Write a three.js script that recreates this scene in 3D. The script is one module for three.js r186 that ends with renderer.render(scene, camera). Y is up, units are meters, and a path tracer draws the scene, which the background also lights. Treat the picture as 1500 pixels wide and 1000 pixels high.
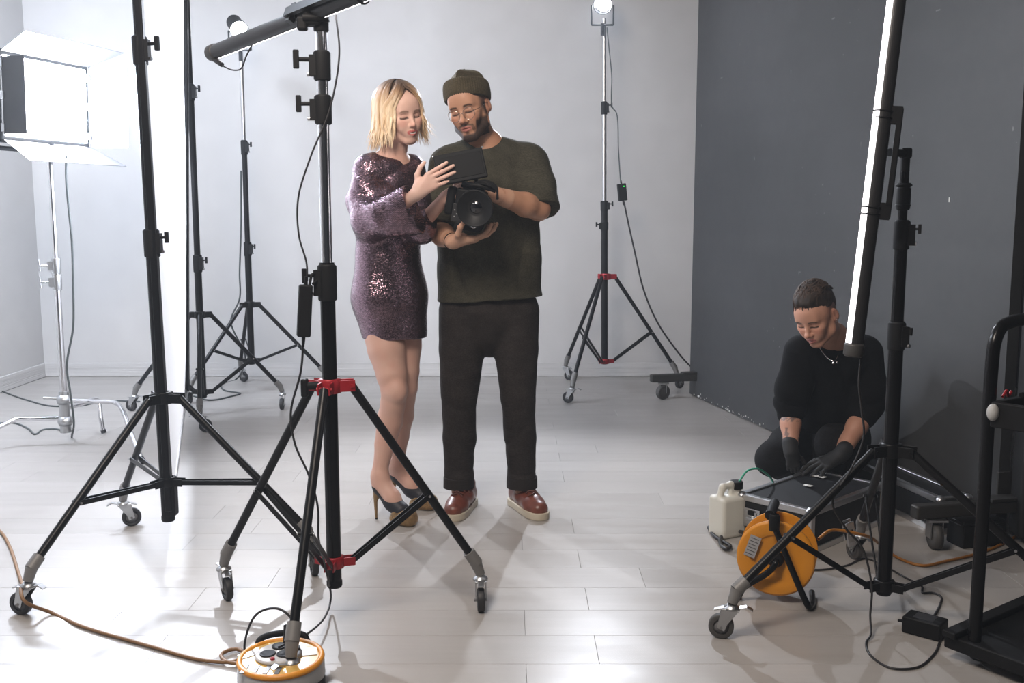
import * as THREE from 'three';
import { RectAreaLightUniformsLib } from 'three/addons/lights/RectAreaLightUniformsLib.js';
import { RoundedBoxGeometry } from 'three/addons/geometries/RoundedBoxGeometry.js';
import { mergeGeometries } from 'three/addons/utils/BufferGeometryUtils.js';

// ---------------------------------------------------------------- camera, haze, exposure, large lights
const scene = new THREE.Scene();
const camera = new THREE.PerspectiveCamera(37.86, 1.5, 0.05, 60);
camera.position.set(0, 1.28, 0);
camera.rotation.set(-0.1296, 0, 0);
const renderer = new THREE.WebGLRenderer({ antialias: true });
renderer.toneMapping = THREE.LinearToneMapping;
renderer.toneMappingExposure = 0.95;
renderer.shadowMap.enabled = true;
scene.background = new THREE.Color(0x000000);
scene.fog = new THREE.FogExp2(0xdfeaf8, 0.009);           // stage haze
RectAreaLightUniformsLib.init();
const POWER = { key: 37, ceiling: 0.3, ceilingLeft: 88, panel: 290, spotBack: 30, spotRight: 28, tube: 7, tubeFront: 7 };
const MAN_AT = [-0.095, 0, -4.2], WOMAN_AT = [-0.515, 0, -4.1], CROUCH_AT = [1.35, 0, -4.4];
const MAN = { // joints in metres, from the point between the feet
  head: [-0.08, 1.698, 0.07],
  neck: [-0.03, 1.556, -0.01],
  chest: [-0.008, 1.416, -0.02],
  belly: [-0.003, 1.137, -0.01],
  hip: [-0.003, 0.936, -0.01],
  shR: [-0.183, 1.483, 0.0],
  elR: [-0.206, 1.196, 0.08],
  wrR: [-0.135, 1.163, 0.28],
  shL: [0.169, 1.501, -0.03],
  elL: [0.204, 1.291, 0.1],
  wrL: [0.02, 1.349, 0.27],
  hipR: [-0.108, 0.863, -0.01],
  hipL: [0.104, 0.863, -0.01],
  knR: [-0.134, 0.491, 0.05],
  knL: [0.118, 0.491, 0.05],
  anR: [-0.135, 0.139, 0.01],
  anL: [0.139, 0.139, 0.01],
  hemL: [-0.224, 0.907, -0.01],
  hemR: [0.24, 0.93, -0.01]
};
const WOMAN = { // joints in metres, from the point between the feet
  head: [0.066, 1.666, 0.02],
  neck: [0.034, 1.517, -0.02],
  chest: [0.013, 1.349, -0.01],
  waist: [0.009, 1.099, -0.01],
  hip: [0.005, 0.915, -0.02],
  hem: [0.026, 0.759, -0.01],
  shR: [-0.074, 1.451, 0.05],
  elR: [-0.031, 1.232, 0.17],
  wrR: [0.158, 1.349, 0.285],
  shL: [0.107, 1.468, -0.09],
  elL: [0.142, 1.218, 0.1],
  wrL: [0.258, 1.335, 0.2],
  hipR: [-0.032, 0.832, 0.01],
  hipL: [0.074, 0.832, -0.05],
  knR: [0.036, 0.557, 0.1],
  knL: [0.056, 0.535, -0.02],
  anR: [-0.037, 0.203, 0.06],
  anL: [0.025, 0.185, -0.12]
};
const CROUCH = { // joints in metres, from the point between the feet
  head: [-0.09, 0.857, 0.3],
  neck: [0.036, 0.748, 0.18],
  chest: [0.059, 0.584, 0.1],
  belly: [0.107, 0.362, -0.02],
  hip: [0.197, 0.205, -0.15],
  shR: [-0.117, 0.686, 0.18],
  elR: [-0.132, 0.427, 0.12],
  wrR: [-0.153, 0.258, 0.23],
  shL: [0.193, 0.669, 0.1],
  elL: [0.194, 0.417, 0.13],
  wrL: [0.049, 0.245, 0.25],
  knR: [-0.191, 0.191, 0.08],
  knL: [0.063, 0.277, 0.13],
  anR: [0.048, -0.106, -0.2],
  anL: [0.19, -0.029, -0.05],
  hipR: [0.065, 0.148, -0.18],
  hipL: [0.306, 0.148, -0.18]
};
// cable runs in metres
const RUN_BROWN = [[-2.225, 0.007, -4.029], [-2.057, 0.007, -3.867], [-1.928, 0.007, -3.686], [-1.751, 0.007, -3.396], [-1.6, 0.05, -3.13], [-1.565, 0.095, -3.045], [-1.53, 0.07, -2.99], [-1.476, 0.007, -3.05], [-1.332, 0.007, -2.944], [-1.07, 0.007, -2.802], [-0.879, 0.007, -2.707], [-0.787, 0.012, -2.692], [-0.77, 0.012, -2.736], [-0.809, 0.012, -2.772], [-0.84, 0.012, -2.741], [-0.816, 0.012, -2.692], [-0.773, 0.012, -2.675]];
const RUN_STAND = [[-0.505, 1.839, -2.95], [-0.496, 1.727, -2.94], [-0.527, 1.574, -2.94], [-0.584, 1.437, -2.93], [-0.623, 1.319, -2.93], [-0.624, 1.211, -2.93], [-0.604, 1.131, -2.93], [-0.603, 1.077, -2.93]];
const RUN_STAND_LOW = [[-0.619, 0.929, -2.93], [-0.628, 0.816, -2.93], [-0.663, 0.682, -2.93], [-0.653, 0.587, -2.93], [-0.615, 0.493, -2.93], [-0.59, 0.397, -2.93], [-0.587, 0.293, -2.92], [-0.555, 0.218, -2.86], [-0.588, 0.03, -3.089], [-0.583, 0.03, -2.952], [-0.597, 0.06, -2.768], [-0.608, 0.125, -2.559], [-0.624, 0.125, -2.534]];
const RUN_ARC = [[-0.745, 0.012, -2.66], [-0.75, 0.08, -2.66], [-0.71, 0.17, -2.65], [-0.65, 0.19, -2.64], [-0.61, 0.165, -2.63], [-0.6, 0.12, -2.63]];
const RUN_BACK = [[-3.87, 0.004, -7.224], [-3.684, 0.004, -7.055], [-3.31, 0.004, -6.689], [-3.025, 0.004, -6.472], [-2.854, 0.004, -6.496], [-2.787, 0.004, -6.664], [-2.523, 0.004, -6.639]];
const RUN_BACK_LOW = [[-3.176, 0.004, -5.898], [-3.061, 0.004, -5.957], [-2.882, 0.004, -5.802], [-2.755, 0.004, -5.637], [-2.767, 0.004, -5.765], [-2.711, 0.004, -5.783], [-2.605, 0.004, -5.691]];
const RUN_CSTAND = [[-2.337, 1.571, -5.3], [-2.344, 1.451, -5.3], [-2.348, 1.28, -5.32], [-2.333, 1.137, -5.3], [-2.34, 0.883, -5.3], [-2.353, 0.663, -5.3], [-2.398, 0.46, -5.3], [-2.388, 0.31, -5.3], [-2.378, 0.16, -5.3], [-2.515, 0.004, -5.567]];
const RUN_FAR = [[-1.88, 1.562, -7.0], [-1.893, 1.185, -7.0], [-1.915, 0.852, -7.0], [-1.921, 0.674, -7.0], [-1.975, 0.519, -6.95], [-1.923, 0.374, -6.95], [-1.887, 0.301, -6.95], [-2.118, 0.004, -7.525], [-2.165, 0.004, -7.342], [-2.063, 0.004, -7.055], [-1.925, 0.004, -6.947], [-1.954, 0.004, -6.841], [-2.051, 0.004, -6.689], [-2.221, 0.004, -6.841]];
const RUN_RIGHT_TOP = [[0.651, 2.534, -7.05], [0.667, 2.398, -7.05], [0.688, 2.215, -7.05], [0.695, 1.998, -7.05], [0.724, 1.961, -7.05], [0.742, 1.705, -7.05], [0.76, 1.479, -7.05]];
const RUN_RIGHT_LOW = [[0.785, 1.351, -7.05], [0.816, 1.209, -7.05], [0.868, 0.993, -7.05], [0.935, 0.728, -7.05], [1.031, 0.508, -7.05], [1.151, 0.333, -7.08], [1.271, 0.191, -7.1], [1.391, 0.098, -7.15]];
const RUN_TUBE = [[1.059, 0.838, -2.99], [1.053, 0.766, -2.98], [1.065, 0.682, -2.98], [1.075, 0.597, -2.98], [1.038, 0.49, -2.98], [0.993, 0.414, -2.98], [0.99, 0.382, -2.98], [1.035, 0.306, -2.98], [1.084, 0.251, -2.98], [1.105, 0.189, -2.97], [1.112, 0.119, -2.95], [1.103, 0.05, -2.93], [1.085, 0.012, -2.87], [1.06, 0.004, -2.837], [1.041, 0.004, -2.744], [1.069, 0.004, -2.666], [1.137, 0.004, -2.666], [1.227, 0.004, -2.753], [1.285, 0.004, -2.846]];
const RUN_BRICK = [[1.343, 0.004, -3.03], [1.403, 0.004, -3.124], [1.435, 0.004, -3.194], [1.421, 0.004, -3.224], [1.388, 0.004, -3.224], [1.409, 0.004, -3.286], [1.383, 0.004, -3.37], [1.356, 0.004, -3.486]];
const RUN_LOOP = [[1.356, 0.004, -3.486], [1.312, 0.004, -3.558], [1.217, 0.004, -3.486], [1.117, 0.004, -3.444], [1.056, 0.004, -3.444]];
const RUN_ORANGE = [[1.02, 0.2, -3.2], [1.093, 0.205, -3.28], [1.199, 0.182, -3.3], [1.423, 0.006, -3.673], [1.437, 0.006, -3.553], [1.488, 0.006, -3.481], [1.593, 0.006, -3.524], [1.78, 0.006, -3.627], [1.954, 0.006, -3.769], [2.123, 0.006, -3.941]];
const RUN_CURL = [[0.798, 0.01, -3.91], [0.8, 0.01, -3.807], [0.818, 0.01, -3.741], [0.835, 0.012, -3.672], [0.813, 0.012, -3.641], [0.803, 0.012, -3.695], [0.829, 0.012, -3.793], [0.888, 0.012, -3.852], [0.912, 0.037, -3.76]];
const RUN_HOSE = [[0.93, 0.22, -3.87], [0.937, 0.254, -3.87], [0.982, 0.257, -3.9], [1.034, 0.224, -3.95], [1.077, 0.176, -4.0], [1.103, 0.118, -4.05]];
// ---------------------------------------------------------------- helpers
const V = (x, y, z) => new THREE.Vector3(x, y, z);
let seedState = 12345;
const rnd = () => { seedState = (Math.imul(seedState, 1664525) + 1013904223) >>> 0; return seedState / 4294967296; };
const rr = (a, b) => a + (b - a) * rnd();
const hash3 = (x, y, z) => { let h = Math.imul(x, 374761393) + Math.imul(y, 668265263) + Math.imul(z, 2147483647 ^ 0x5bd1e995); h = Math.imul(h ^ (h >>> 13), 1274126177); return ((h ^ (h >>> 16)) >>> 0) / 4294967296; };
function noise3(x, y, z) {
  const xi = Math.floor(x), yi = Math.floor(y), zi = Math.floor(z); let u = x - xi, v = y - yi, w = z - zi;
  u = u * u * (3 - 2 * u); v = v * v * (3 - 2 * v); w = w * w * (3 - 2 * w);
  const L = (a, b, t) => a + (b - a) * t;
  return L(L(L(hash3(xi, yi, zi), hash3(xi + 1, yi, zi), u), L(hash3(xi, yi + 1, zi), hash3(xi + 1, yi + 1, zi), u), v),
    L(L(hash3(xi, yi, zi + 1), hash3(xi + 1, yi, zi + 1), u), L(hash3(xi, yi + 1, zi + 1), hash3(xi + 1, yi + 1, zi + 1), u), v), w) * 2 - 1;
}
const taken = new Map();
function numbered(name) { const n = taken.get(name) ?? 0; taken.set(name, n + 1); return n ? name + '_' + String(n).padStart(3, '0') : name; }
function tag(o, label, category, group, kind) {
  o.userData.label = label; o.userData.category = category;
  if (group) o.userData.group = group;
  if (kind) o.userData.kind = kind;
  return o;
}
function thing(name, label, category, at = [0, 0, 0], turn = 0, group) {
  const o = new THREE.Group(); o.name = numbered(name); o.position.set(...at); o.rotation.y = turn; scene.add(o);
  return tag(o, label, category, group);
}
function flat(g) { const a = g.index ? g.toNonIndexed() : g; if (a !== g) g.dispose?.(); return a; }
function joined(list) {
  if (list.length === 1) return list[0];
  const colored = list.some((g) => g.attributes.color);
  const keep = list.every((g) => g.index), gs = list.map((g) => { const a = keep ? g : flat(g); for (const k of Object.keys(a.attributes)) if (!['position', 'normal', 'uv', 'color'].includes(k)) a.deleteAttribute(k);
    if (!a.attributes.uv) a.setAttribute('uv', new THREE.BufferAttribute(new Float32Array(a.attributes.position.count * 2), 2));
    if (colored && !a.attributes.color) a.setAttribute('color', new THREE.BufferAttribute(new Float32Array(a.attributes.position.count * 3).fill(1), 3));
    return a; });
  return mergeGeometries(gs);
}
function part(name, geoms, material, parent, label) {
  const m = new THREE.Mesh(joined(Array.isArray(geoms) ? geoms : [geoms]), material);
  m.name = parent ? name : numbered(name); m.castShadow = m.receiveShadow = true;
  if (label) m.userData.label = label;
  (parent ?? scene).add(m);
  return m;
}
function struct(name, geoms, material) { const m = part(name, geoms, material); m.userData.kind = 'structure'; return m; }
const box = (w, h, d, x = 0, y = 0, z = 0) => new THREE.BoxGeometry(w, h, d).translate(x, y, z);
const rbox = (w, h, d, r, x = 0, y = 0, z = 0, s = 2) => new RoundedBoxGeometry(w, h, d, s, r).translate(x, y, z);
const UPV = V(0, 1, 0);
function bar(a, b, r, r2 = r, seg = 14) {                                // round bar from a to b
  a = V(...a); b = V(...b); const d = b.clone().sub(a), L = d.length();
  const g = new THREE.CylinderGeometry(r2, r, L, seg); g.translate(0, L / 2, 0);
  g.applyQuaternion(new THREE.Quaternion().setFromUnitVectors(UPV, d.normalize())); return g.translate(a.x, a.y, a.z);
}
function strut(a, b, w, h, up = [0, 1, 0]) {                             // square bar from a to b, w across, h along up
  a = V(...a); b = V(...b); const d = b.clone().sub(a), L = d.length(); d.normalize();
  const s = d.clone().cross(V(...up)).normalize(), u = s.clone().cross(d).normalize();
  const g = new RoundedBoxGeometry(w, h, L, 1, Math.min(w, h) * 0.2);
  return g.applyMatrix4(new THREE.Matrix4().makeBasis(s, u, d.clone().negate()).setPosition(a.clone().add(b).multiplyScalar(0.5)));
}
const lathe = (pts, seg = 28) => new THREE.LatheGeometry(pts.map((p) => new THREE.Vector2(p[0], p[1])), seg);
function place(g, at = [0, 0, 0], rot = [0, 0, 0]) { return g.applyMatrix4(new THREE.Matrix4().compose(V(...at), new THREE.Quaternion().setFromEuler(new THREE.Euler(...rot, 'YXZ')), V(1, 1, 1))); }
function along(g, from, to) {                                            // turns a shape built up the y axis so that it runs from one point towards another
  const d = V(...to).sub(V(...from)).normalize();
  return g.applyQuaternion(new THREE.Quaternion().setFromUnitVectors(UPV, d)).translate(...from);
}
function tube(pts, r, n = 0, seg = 8) {
  const c = new THREE.CatmullRomCurve3(pts.map((p) => V(...p)), false, 'centripetal');
  return new THREE.TubeGeometry(c, n || pts.length * 8, r, seg, false);
}
const std = (color, roughness = 0.5, metalness = 0, more = {}) => new THREE.MeshStandardMaterial({ color, roughness, metalness, ...more });
const phys = (o) => new THREE.MeshPhysicalMaterial(o);
const lin = (r, g, b) => new THREE.Color().setRGB(r, g, b);
function dataTexture(w, h, fn, srgb = true) {
  const d = new Uint8Array(w * h * 4);
  for (let y = 0; y < h; y++) for (let x = 0; x < w; x++) { const c = fn(x, y); const i = (y * w + x) * 4; d[i] = c[0]; d[i + 1] = c[1]; d[i + 2] = c[2]; d[i + 3] = 255; }
  const t = new THREE.DataTexture(d, w, h); t.wrapS = t.wrapT = THREE.RepeatWrapping; t.magFilter = THREE.LinearFilter; t.minFilter = THREE.LinearMipmapLinearFilter; t.generateMipmaps = true;
  if (srgb) t.colorSpace = THREE.SRGBColorSpace; t.needsUpdate = true; return t;
}
// noise that tiles: px, py in 0..1, f whole number of cells
function tileNoise(px, py, f, fy, s) {
  const L = (a, b, t) => a + (b - a) * t, x = px * f, y = py * fy, xi = Math.floor(x), yi = Math.floor(y); let u = x - xi, v = y - yi; u = u * u * (3 - 2 * u); v = v * v * (3 - 2 * v);
  const h = (a, b) => hash3(((a % f) + f) % f, ((b % fy) + fy) % fy, s);
  return L(L(h(xi, yi), h(xi + 1, yi), u), L(h(xi, yi + 1), h(xi + 1, yi + 1), u), v) * 2 - 1;
}
const fbm = (x, y, f, fy, s, n = 4) => { let a = 0, k = 0.5; for (let i = 0; i < n; i++) { a += k * tileNoise(x, y, f << i, fy << i, s + i); k *= 0.5; } return a; };
const cl = (x) => Math.max(0, Math.min(255, x));
const clamp01 = (x) => Math.max(0, Math.min(1, x));
const smooth = (a, b, x) => { const t = clamp01((x - a) / (b - a)); return t * t * (3 - 2 * t); };

// ---------------------------------------------------------------- bodies: a field of joined, tapered shapes, meshed with surface nets
class Field {
  constructor() { this.p = []; this.lo = [1e9, 1e9, 1e9]; this.hi = [-1e9, -1e9, -1e9]; this.disp = null; }
  grow(c, r) { for (let i = 0; i < 3; i++) { this.lo[i] = Math.min(this.lo[i], c[i] - r); this.hi[i] = Math.max(this.hi[i], c[i] + r); } }
  // tapered round bar; n and s flatten it along the direction n
  cone(a, b, ra, rb, k = 0.02, n = null, s = 1, op = 1) {
    const dx = b[0] - a[0], dy = b[1] - a[1], dz = b[2] - a[2], l2 = dx * dx + dy * dy + dz * dz + 1e-12; let d;
    if (n) {
      const [nx, ny, nz] = n, q = 1 / (s * s) - 1, m = Math.min(1, s);
      d = (x, y, z) => { x -= a[0]; y -= a[1]; z -= a[2]; let t = (x * dx + y * dy + z * dz) / l2; t = t < 0 ? 0 : t > 1 ? 1 : t; x -= dx * t; y -= dy * t; z -= dz * t; const o = x * nx + y * ny + z * nz; return (Math.sqrt(x * x + y * y + z * z + o * o * q) - (ra + (rb - ra) * t)) * m; };
    } else d = (x, y, z) => { x -= a[0]; y -= a[1]; z -= a[2]; let t = (x * dx + y * dy + z * dz) / l2; t = t < 0 ? 0 : t > 1 ? 1 : t; x -= dx * t; y -= dy * t; z -= dz * t; return Math.sqrt(x * x + y * y + z * z) - (ra + (rb - ra) * t); };
    this.p.push({ d, k, op }); if (op > 0) { this.grow(a, ra * Math.max(1, s)); this.grow(b, rb * Math.max(1, s)); } return this;
  }
  sleeve(a, b, ra, rb, k = 0.02) { this.cone(a, b, ra, rb, k); const q = this.p[this.p.length - 1], c = q.d, n = V(b[0] - a[0], b[1] - a[1], b[2] - a[2]).normalize(); q.d = (x, y, z) => Math.max(c(x, y, z), (x - b[0]) * n.x + (y - b[1]) * n.y + (z - b[2]) * n.z); return this; }
  chain(pts, k = 0.02, n = null, s = 1) { for (let i = 0; i + 1 < pts.length; i++) this.cone(pts[i].slice(0, 3), pts[i + 1].slice(0, 3), pts[i][3], pts[i + 1][3], k, n, s); return this; }
  // ellipsoid with its own axes X, Y, Z (unit vectors as arrays)
  ell(c, r, k = 0.01, op = 1, B = null) {
    const X = B ? B[0] : [1, 0, 0], Y = B ? B[1] : [0, 1, 0], Z = B ? B[2] : [0, 0, 1], [rx, ry, rz] = r;
    const d = (x, y, z) => { x -= c[0]; y -= c[1]; z -= c[2]; const a = (x * X[0] + y * X[1] + z * X[2]) / rx, b = (x * Y[0] + y * Y[1] + z * Y[2]) / ry, e = (x * Z[0] + y * Z[1] + z * Z[2]) / rz;
      const k0 = Math.sqrt(a * a + b * b + e * e), k1 = Math.sqrt((a / rx) ** 2 + (b / ry) ** 2 + (e / rz) ** 2); return k1 < 1e-9 ? -Math.min(rx, ry, rz) : k0 * (k0 - 1) / k1; };
    this.p.push({ d, k, op }); if (op > 0) this.grow(c, Math.max(...r)); return this;
  }
  // half space n.p < h cut away (op -1) ; plane keeps what lies below
  cut(n, h, k = 0.005) { this.p.push({ d: (x, y, z) => x * n[0] + y * n[1] + z * n[2] - h, k, op: 0 }); return this; }
  value(x, y, z, list = this.p) {
    let v = 1e3;
    for (let i = 0; i < list.length; i++) {
      const q = list[i], d = q.d(x, y, z), k = q.k;
      if (q.op > 0) { const h = Math.max(k - Math.abs(v - d), 0) / k; v = Math.min(v, d) - h * h * k * 0.25; }
      else { const e = q.op < 0 ? -d : d, h = Math.max(k - Math.abs(v - e), 0) / k; v = Math.max(v, e) + h * h * k * 0.25; }
    }
    return this.disp ? v + this.disp(x, y, z) : v;
  }
  mesh(cell, color = null, uv = null, lo = null, hi = null) {
    const m = cell * 4, L = (lo ?? this.lo).map((v) => v - m), Hh = (hi ?? this.hi).map((v) => v + m), B = 8;
    const n = [0, 1, 2].map((i) => Math.ceil((Hh[i] - L[i]) / cell / B) * B + 1), [nx, ny, nz] = n, sx = 1, sy = nx, sz = nx * ny;
    const val = new Float32Array(nx * ny * nz).fill(NaN), idx = new Int32Array(nx * ny * nz).fill(-1), blocks = [], R = cell * B * 0.5 * 1.7321;
    for (let bz = 0; bz < nz - 1; bz += B) for (let by = 0; by < ny - 1; by += B) for (let bx = 0; bx < nx - 1; bx += B) {
      const cx = L[0] + (bx + B / 2) * cell, cy = L[1] + (by + B / 2) * cell, cz = L[2] + (bz + B / 2) * cell;
      if (Math.abs(this.value(cx, cy, cz)) > R * 1.9 + 0.01) continue;
      let mn = 1e9; const ds = this.p.map((q) => { const d = q.d(cx, cy, cz); if (q.op > 0 && d < mn) mn = d; return d; });
      const list = this.p.filter((q, i) => q.op > 0 ? ds[i] < mn + 2.6 * R + q.k + 0.012 : q.op < 0 ? ds[i] < 2.6 * R + q.k + 0.012 : true);
      blocks.push([bx, by, bz]);
      for (let z = bz; z <= bz + B; z++) for (let y = by; y <= by + B; y++) for (let x = bx; x <= bx + B; x++) { const i = x + y * sy + z * sz; if (val[i] !== val[i]) val[i] = this.value(L[0] + x * cell, L[1] + y * cell, L[2] + z * cell, list); }
    }
    const pos = [], E = [[0, 1], [2, 3], [4, 5], [6, 7], [0, 2], [1, 3], [4, 6], [5, 7], [0, 4], [1, 5], [2, 6], [3, 7]], off = [0, 1, sy, sy + 1, sz, sz + 1, sz + sy, sz + sy + 1];
    for (const [bx, by, bz] of blocks) for (let z = bz; z < bz + B; z++) for (let y = by; y < by + B; y++) for (let x = bx; x < bx + B; x++) {
      const i = x + y * sy + z * sz; let mask = 0; for (let c = 0; c < 8; c++) if (val[i + off[c]] < 0) mask |= 1 << c;
      if (mask === 0 || mask === 255) continue;
      let ax = 0, ay = 0, az = 0, c = 0;
      for (const [a, b] of E) { if (((mask >> a) & 1) === ((mask >> b) & 1)) continue; const va = val[i + off[a]], vb = val[i + off[b]], t = va / (va - vb); ax += (a & 1) + ((b & 1) - (a & 1)) * t; ay += ((a >> 1) & 1) + (((b >> 1) & 1) - ((a >> 1) & 1)) * t; az += (a >> 2) + ((b >> 2) - (a >> 2)) * t; c++; }
      idx[i] = pos.length / 3; pos.push(L[0] + (x + ax / c) * cell, L[1] + (y + ay / c) * cell, L[2] + (z + az / c) * cell);
    }
    const tri = [];
    const quad = (a, b, c, d, f) => { if (a < 0 || b < 0 || c < 0 || d < 0) return; if (f) tri.push(a, b, c, a, c, d); else tri.push(a, c, b, a, d, c); };
    for (const [bx, by, bz] of blocks) for (let z = bz; z < bz + B; z++) for (let y = by; y < by + B; y++) for (let x = bx; x < bx + B; x++) {
      const i = x + y * sy + z * sz, s = val[i] < 0;
      if (y > 0 && z > 0 && s !== val[i + sx] < 0) quad(idx[i - sy - sz], idx[i - sz], idx[i], idx[i - sy], s);
      if (x > 0 && z > 0 && s !== val[i + sy] < 0) quad(idx[i - sx - sz], idx[i - sx], idx[i], idx[i - sz], s);
      if (x > 0 && y > 0 && s !== val[i + sz] < 0) quad(idx[i - sx - sy], idx[i - sy], idx[i], idx[i - sx], s);
    }
    const g = new THREE.BufferGeometry(); g.setAttribute('position', new THREE.BufferAttribute(new Float32Array(pos), 3)); g.setIndex(tri); g.computeVertexNormals();
    const N = pos.length / 3, uvs = new Float32Array(N * 2), nr = g.attributes.normal;
    for (let i = 0; i < N; i++) { const q = uv ? uv(pos[i * 3], pos[i * 3 + 1], pos[i * 3 + 2]) : [pos[i * 3] + pos[i * 3 + 2] * 0.7, pos[i * 3 + 1]]; uvs[i * 2] = q[0]; uvs[i * 2 + 1] = q[1]; }
    g.setAttribute('uv', new THREE.BufferAttribute(uvs, 2));
    if (color) { const cs = new Float32Array(N * 3); for (let i = 0; i < N; i++) { const q = color(pos[i * 3], pos[i * 3 + 1], pos[i * 3 + 2], nr.getX(i), nr.getY(i), nr.getZ(i)); cs.set(q, i * 3); } g.setAttribute('color', new THREE.BufferAttribute(cs, 3)); }
    return g;
  }
}
// ---------------------------------------------------------------- materials
const mBlack = phys({ color: lin(0.005, 0.005, 0.0055), roughness: 0.36, specularIntensity: 0.45 }), mBlackMatt = phys({ color: lin(0.006, 0.006, 0.0065), roughness: 0.6, specularIntensity: 0.4 }), mBlackSatin = phys({ color: lin(0.004, 0.004, 0.0045), roughness: 0.24, specularIntensity: 0.45 });
const mChrome = std(lin(0.75, 0.75, 0.77), 0.16, 1), mZinc = std(lin(0.5, 0.51, 0.52), 0.34, 1), mSteel = std(lin(0.55, 0.55, 0.56), 0.28, 1), mAlu = std(lin(0.6, 0.6, 0.61), 0.32, 1);
const mGreySocket = std(lin(0.19, 0.185, 0.18), 0.5, 0.2), mRed = std(lin(0.34, 0.012, 0.02), 0.4, 0.2), mRubber = std(lin(0.018, 0.018, 0.02), 0.55), mHub = std(lin(0.17, 0.17, 0.175), 0.55);
const mGreyRubber = std(lin(0.06, 0.058, 0.056), 0.6);
const mYellow = std(lin(0.62, 0.24, 0.012), 0.42), mWhitePlastic = std(lin(0.68, 0.67, 0.62), 0.4);
const mCableBlack = std(lin(0.012, 0.011, 0.012), 0.5), mCableOrange = std(lin(0.34, 0.13, 0.012), 0.5), mCableBrown = std(lin(0.2, 0.1, 0.035), 0.55), mCableGrey = std(lin(0.05, 0.06, 0.06), 0.5);
const glow = (r, g, b) => new THREE.MeshStandardMaterial({ color: 0x111111, emissive: lin(r, g, b), emissiveIntensity: 1, roughness: 0.5 });

// ---------------------------------------------------------------- room shell
const ROOM = { x0: -3.66, x1: 3.7, z0: -7.7, z1: 3.2, h: 3.7 };
const texWall = dataTexture(1024, 1024, (x, y) => { const u = x / 1024, v = y / 1024, a = fbm(u, v, 3, 3, 7, 5), b = fbm(u, v, 24, 24, 31, 3), s = 226 + a * 13 + b * 4; return [cl(s + 1), cl(s), cl(s - 1)]; });
const bumpWall = dataTexture(512, 512, (x, y) => { const s = 128 + fbm(x / 512, y / 512, 16, 16, 3, 5) * 110; return [cl(s), cl(s), cl(s)]; }, false);
function uvMetres(g, size) { // box faces get uv in metres
  g = flat(g); const p = g.attributes.position, n = g.attributes.normal, uv = new Float32Array(p.count * 2);
  for (let i = 0; i < p.count; i++) { const ax = Math.abs(n.getX(i)), ay = Math.abs(n.getY(i)); const a = ax > 0.7 ? p.getZ(i) : p.getX(i), b = ay > 0.7 ? p.getZ(i) : p.getY(i); uv[i * 2] = a / size; uv[i * 2 + 1] = b / size; }
  g.setAttribute('uv', new THREE.BufferAttribute(uv, 2)); return g;
}
const mWall = std(lin(0.745, 0.74, 0.735), 0.85, 0, { map: texWall, bumpMap: bumpWall, bumpScale: 0.003 });
const mCeil = std(lin(0.3, 0.3, 0.3), 0.9);
const W = ROOM.x1 - ROOM.x0, D = ROOM.z1 - ROOM.z0, cx = (ROOM.x0 + ROOM.x1) / 2, cz = (ROOM.z0 + ROOM.z1) / 2;
struct('wall_back', uvMetres(box(W + 0.4, ROOM.h, 0.2, cx, ROOM.h / 2, ROOM.z0 - 0.1), 3), mWall);
struct('wall_left', uvMetres(box(0.2, ROOM.h, D, ROOM.x0 - 0.1, ROOM.h / 2, cz), 3), mWall);
const mWallDark = std(lin(0.03, 0.03, 0.032), 0.85);
struct('wall_right', box(0.2, ROOM.h, D, ROOM.x1 + 0.1, ROOM.h / 2, cz), mWallDark);
struct('wall_front', box(W + 0.4, ROOM.h, 0.2, cx, ROOM.h / 2, ROOM.z1 + 0.1), mWallDark);
struct('ceiling', box(W + 0.4, 0.2, D + 0.4, cx, ROOM.h + 0.1, cz), mCeil);
struct('baseboard_back', [rbox(W, 0.11, 0.012, 0.004, cx, 0.055, ROOM.z0 + 0.006)], mWall);
struct('baseboard_left', [rbox(0.012, 0.11, D, 0.004, ROOM.x0 + 0.006, 0.055, cz)], mWall);
// floor: pale laminate planks laid along x
const floorO = struct('floor', box(W, 0.2, D, cx, -0.112, cz), std(lin(0.24, 0.23, 0.22), 0.7));
const plankTex = [0, 1, 2].map((k) => dataTexture(1024, 128, (x, y) => {
  const u = x / 1024, v = y / 128, g = fbm(u, v, 6, 16, 50 + k * 9, 4), fine = fbm(u, v, 20, 64, 90 + k * 5, 3), cloud = fbm(u, v, 3, 2, 13 + k, 3), vein = Math.pow(Math.abs(tileNoise(u, v, 4, 9, 70 + k)), 8);
  const s = 216 + g * 4 + fine * 3 + cloud * 6 - vein * 3; return [cl(s + 2), cl(s - 1), cl(s - 4)];
}));
const plankRough = dataTexture(512, 128, (x, y) => { const s = 100 + fbm(x / 512, y / 128, 8, 8, 61, 4) * 22; return [cl(s), cl(s), cl(s)]; }, false);
const mPlank = plankTex.flatMap((t, i) => [0, 1].map((j) => { const k = 0.49 + 0.01 * ((i * 2 + j * 3) % 4); return phys({ color: lin(k, k * 0.972, k * 0.945), map: t, roughness: 0.85, roughnessMap: plankRough, specularIntensity: 1 }); }));
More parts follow.
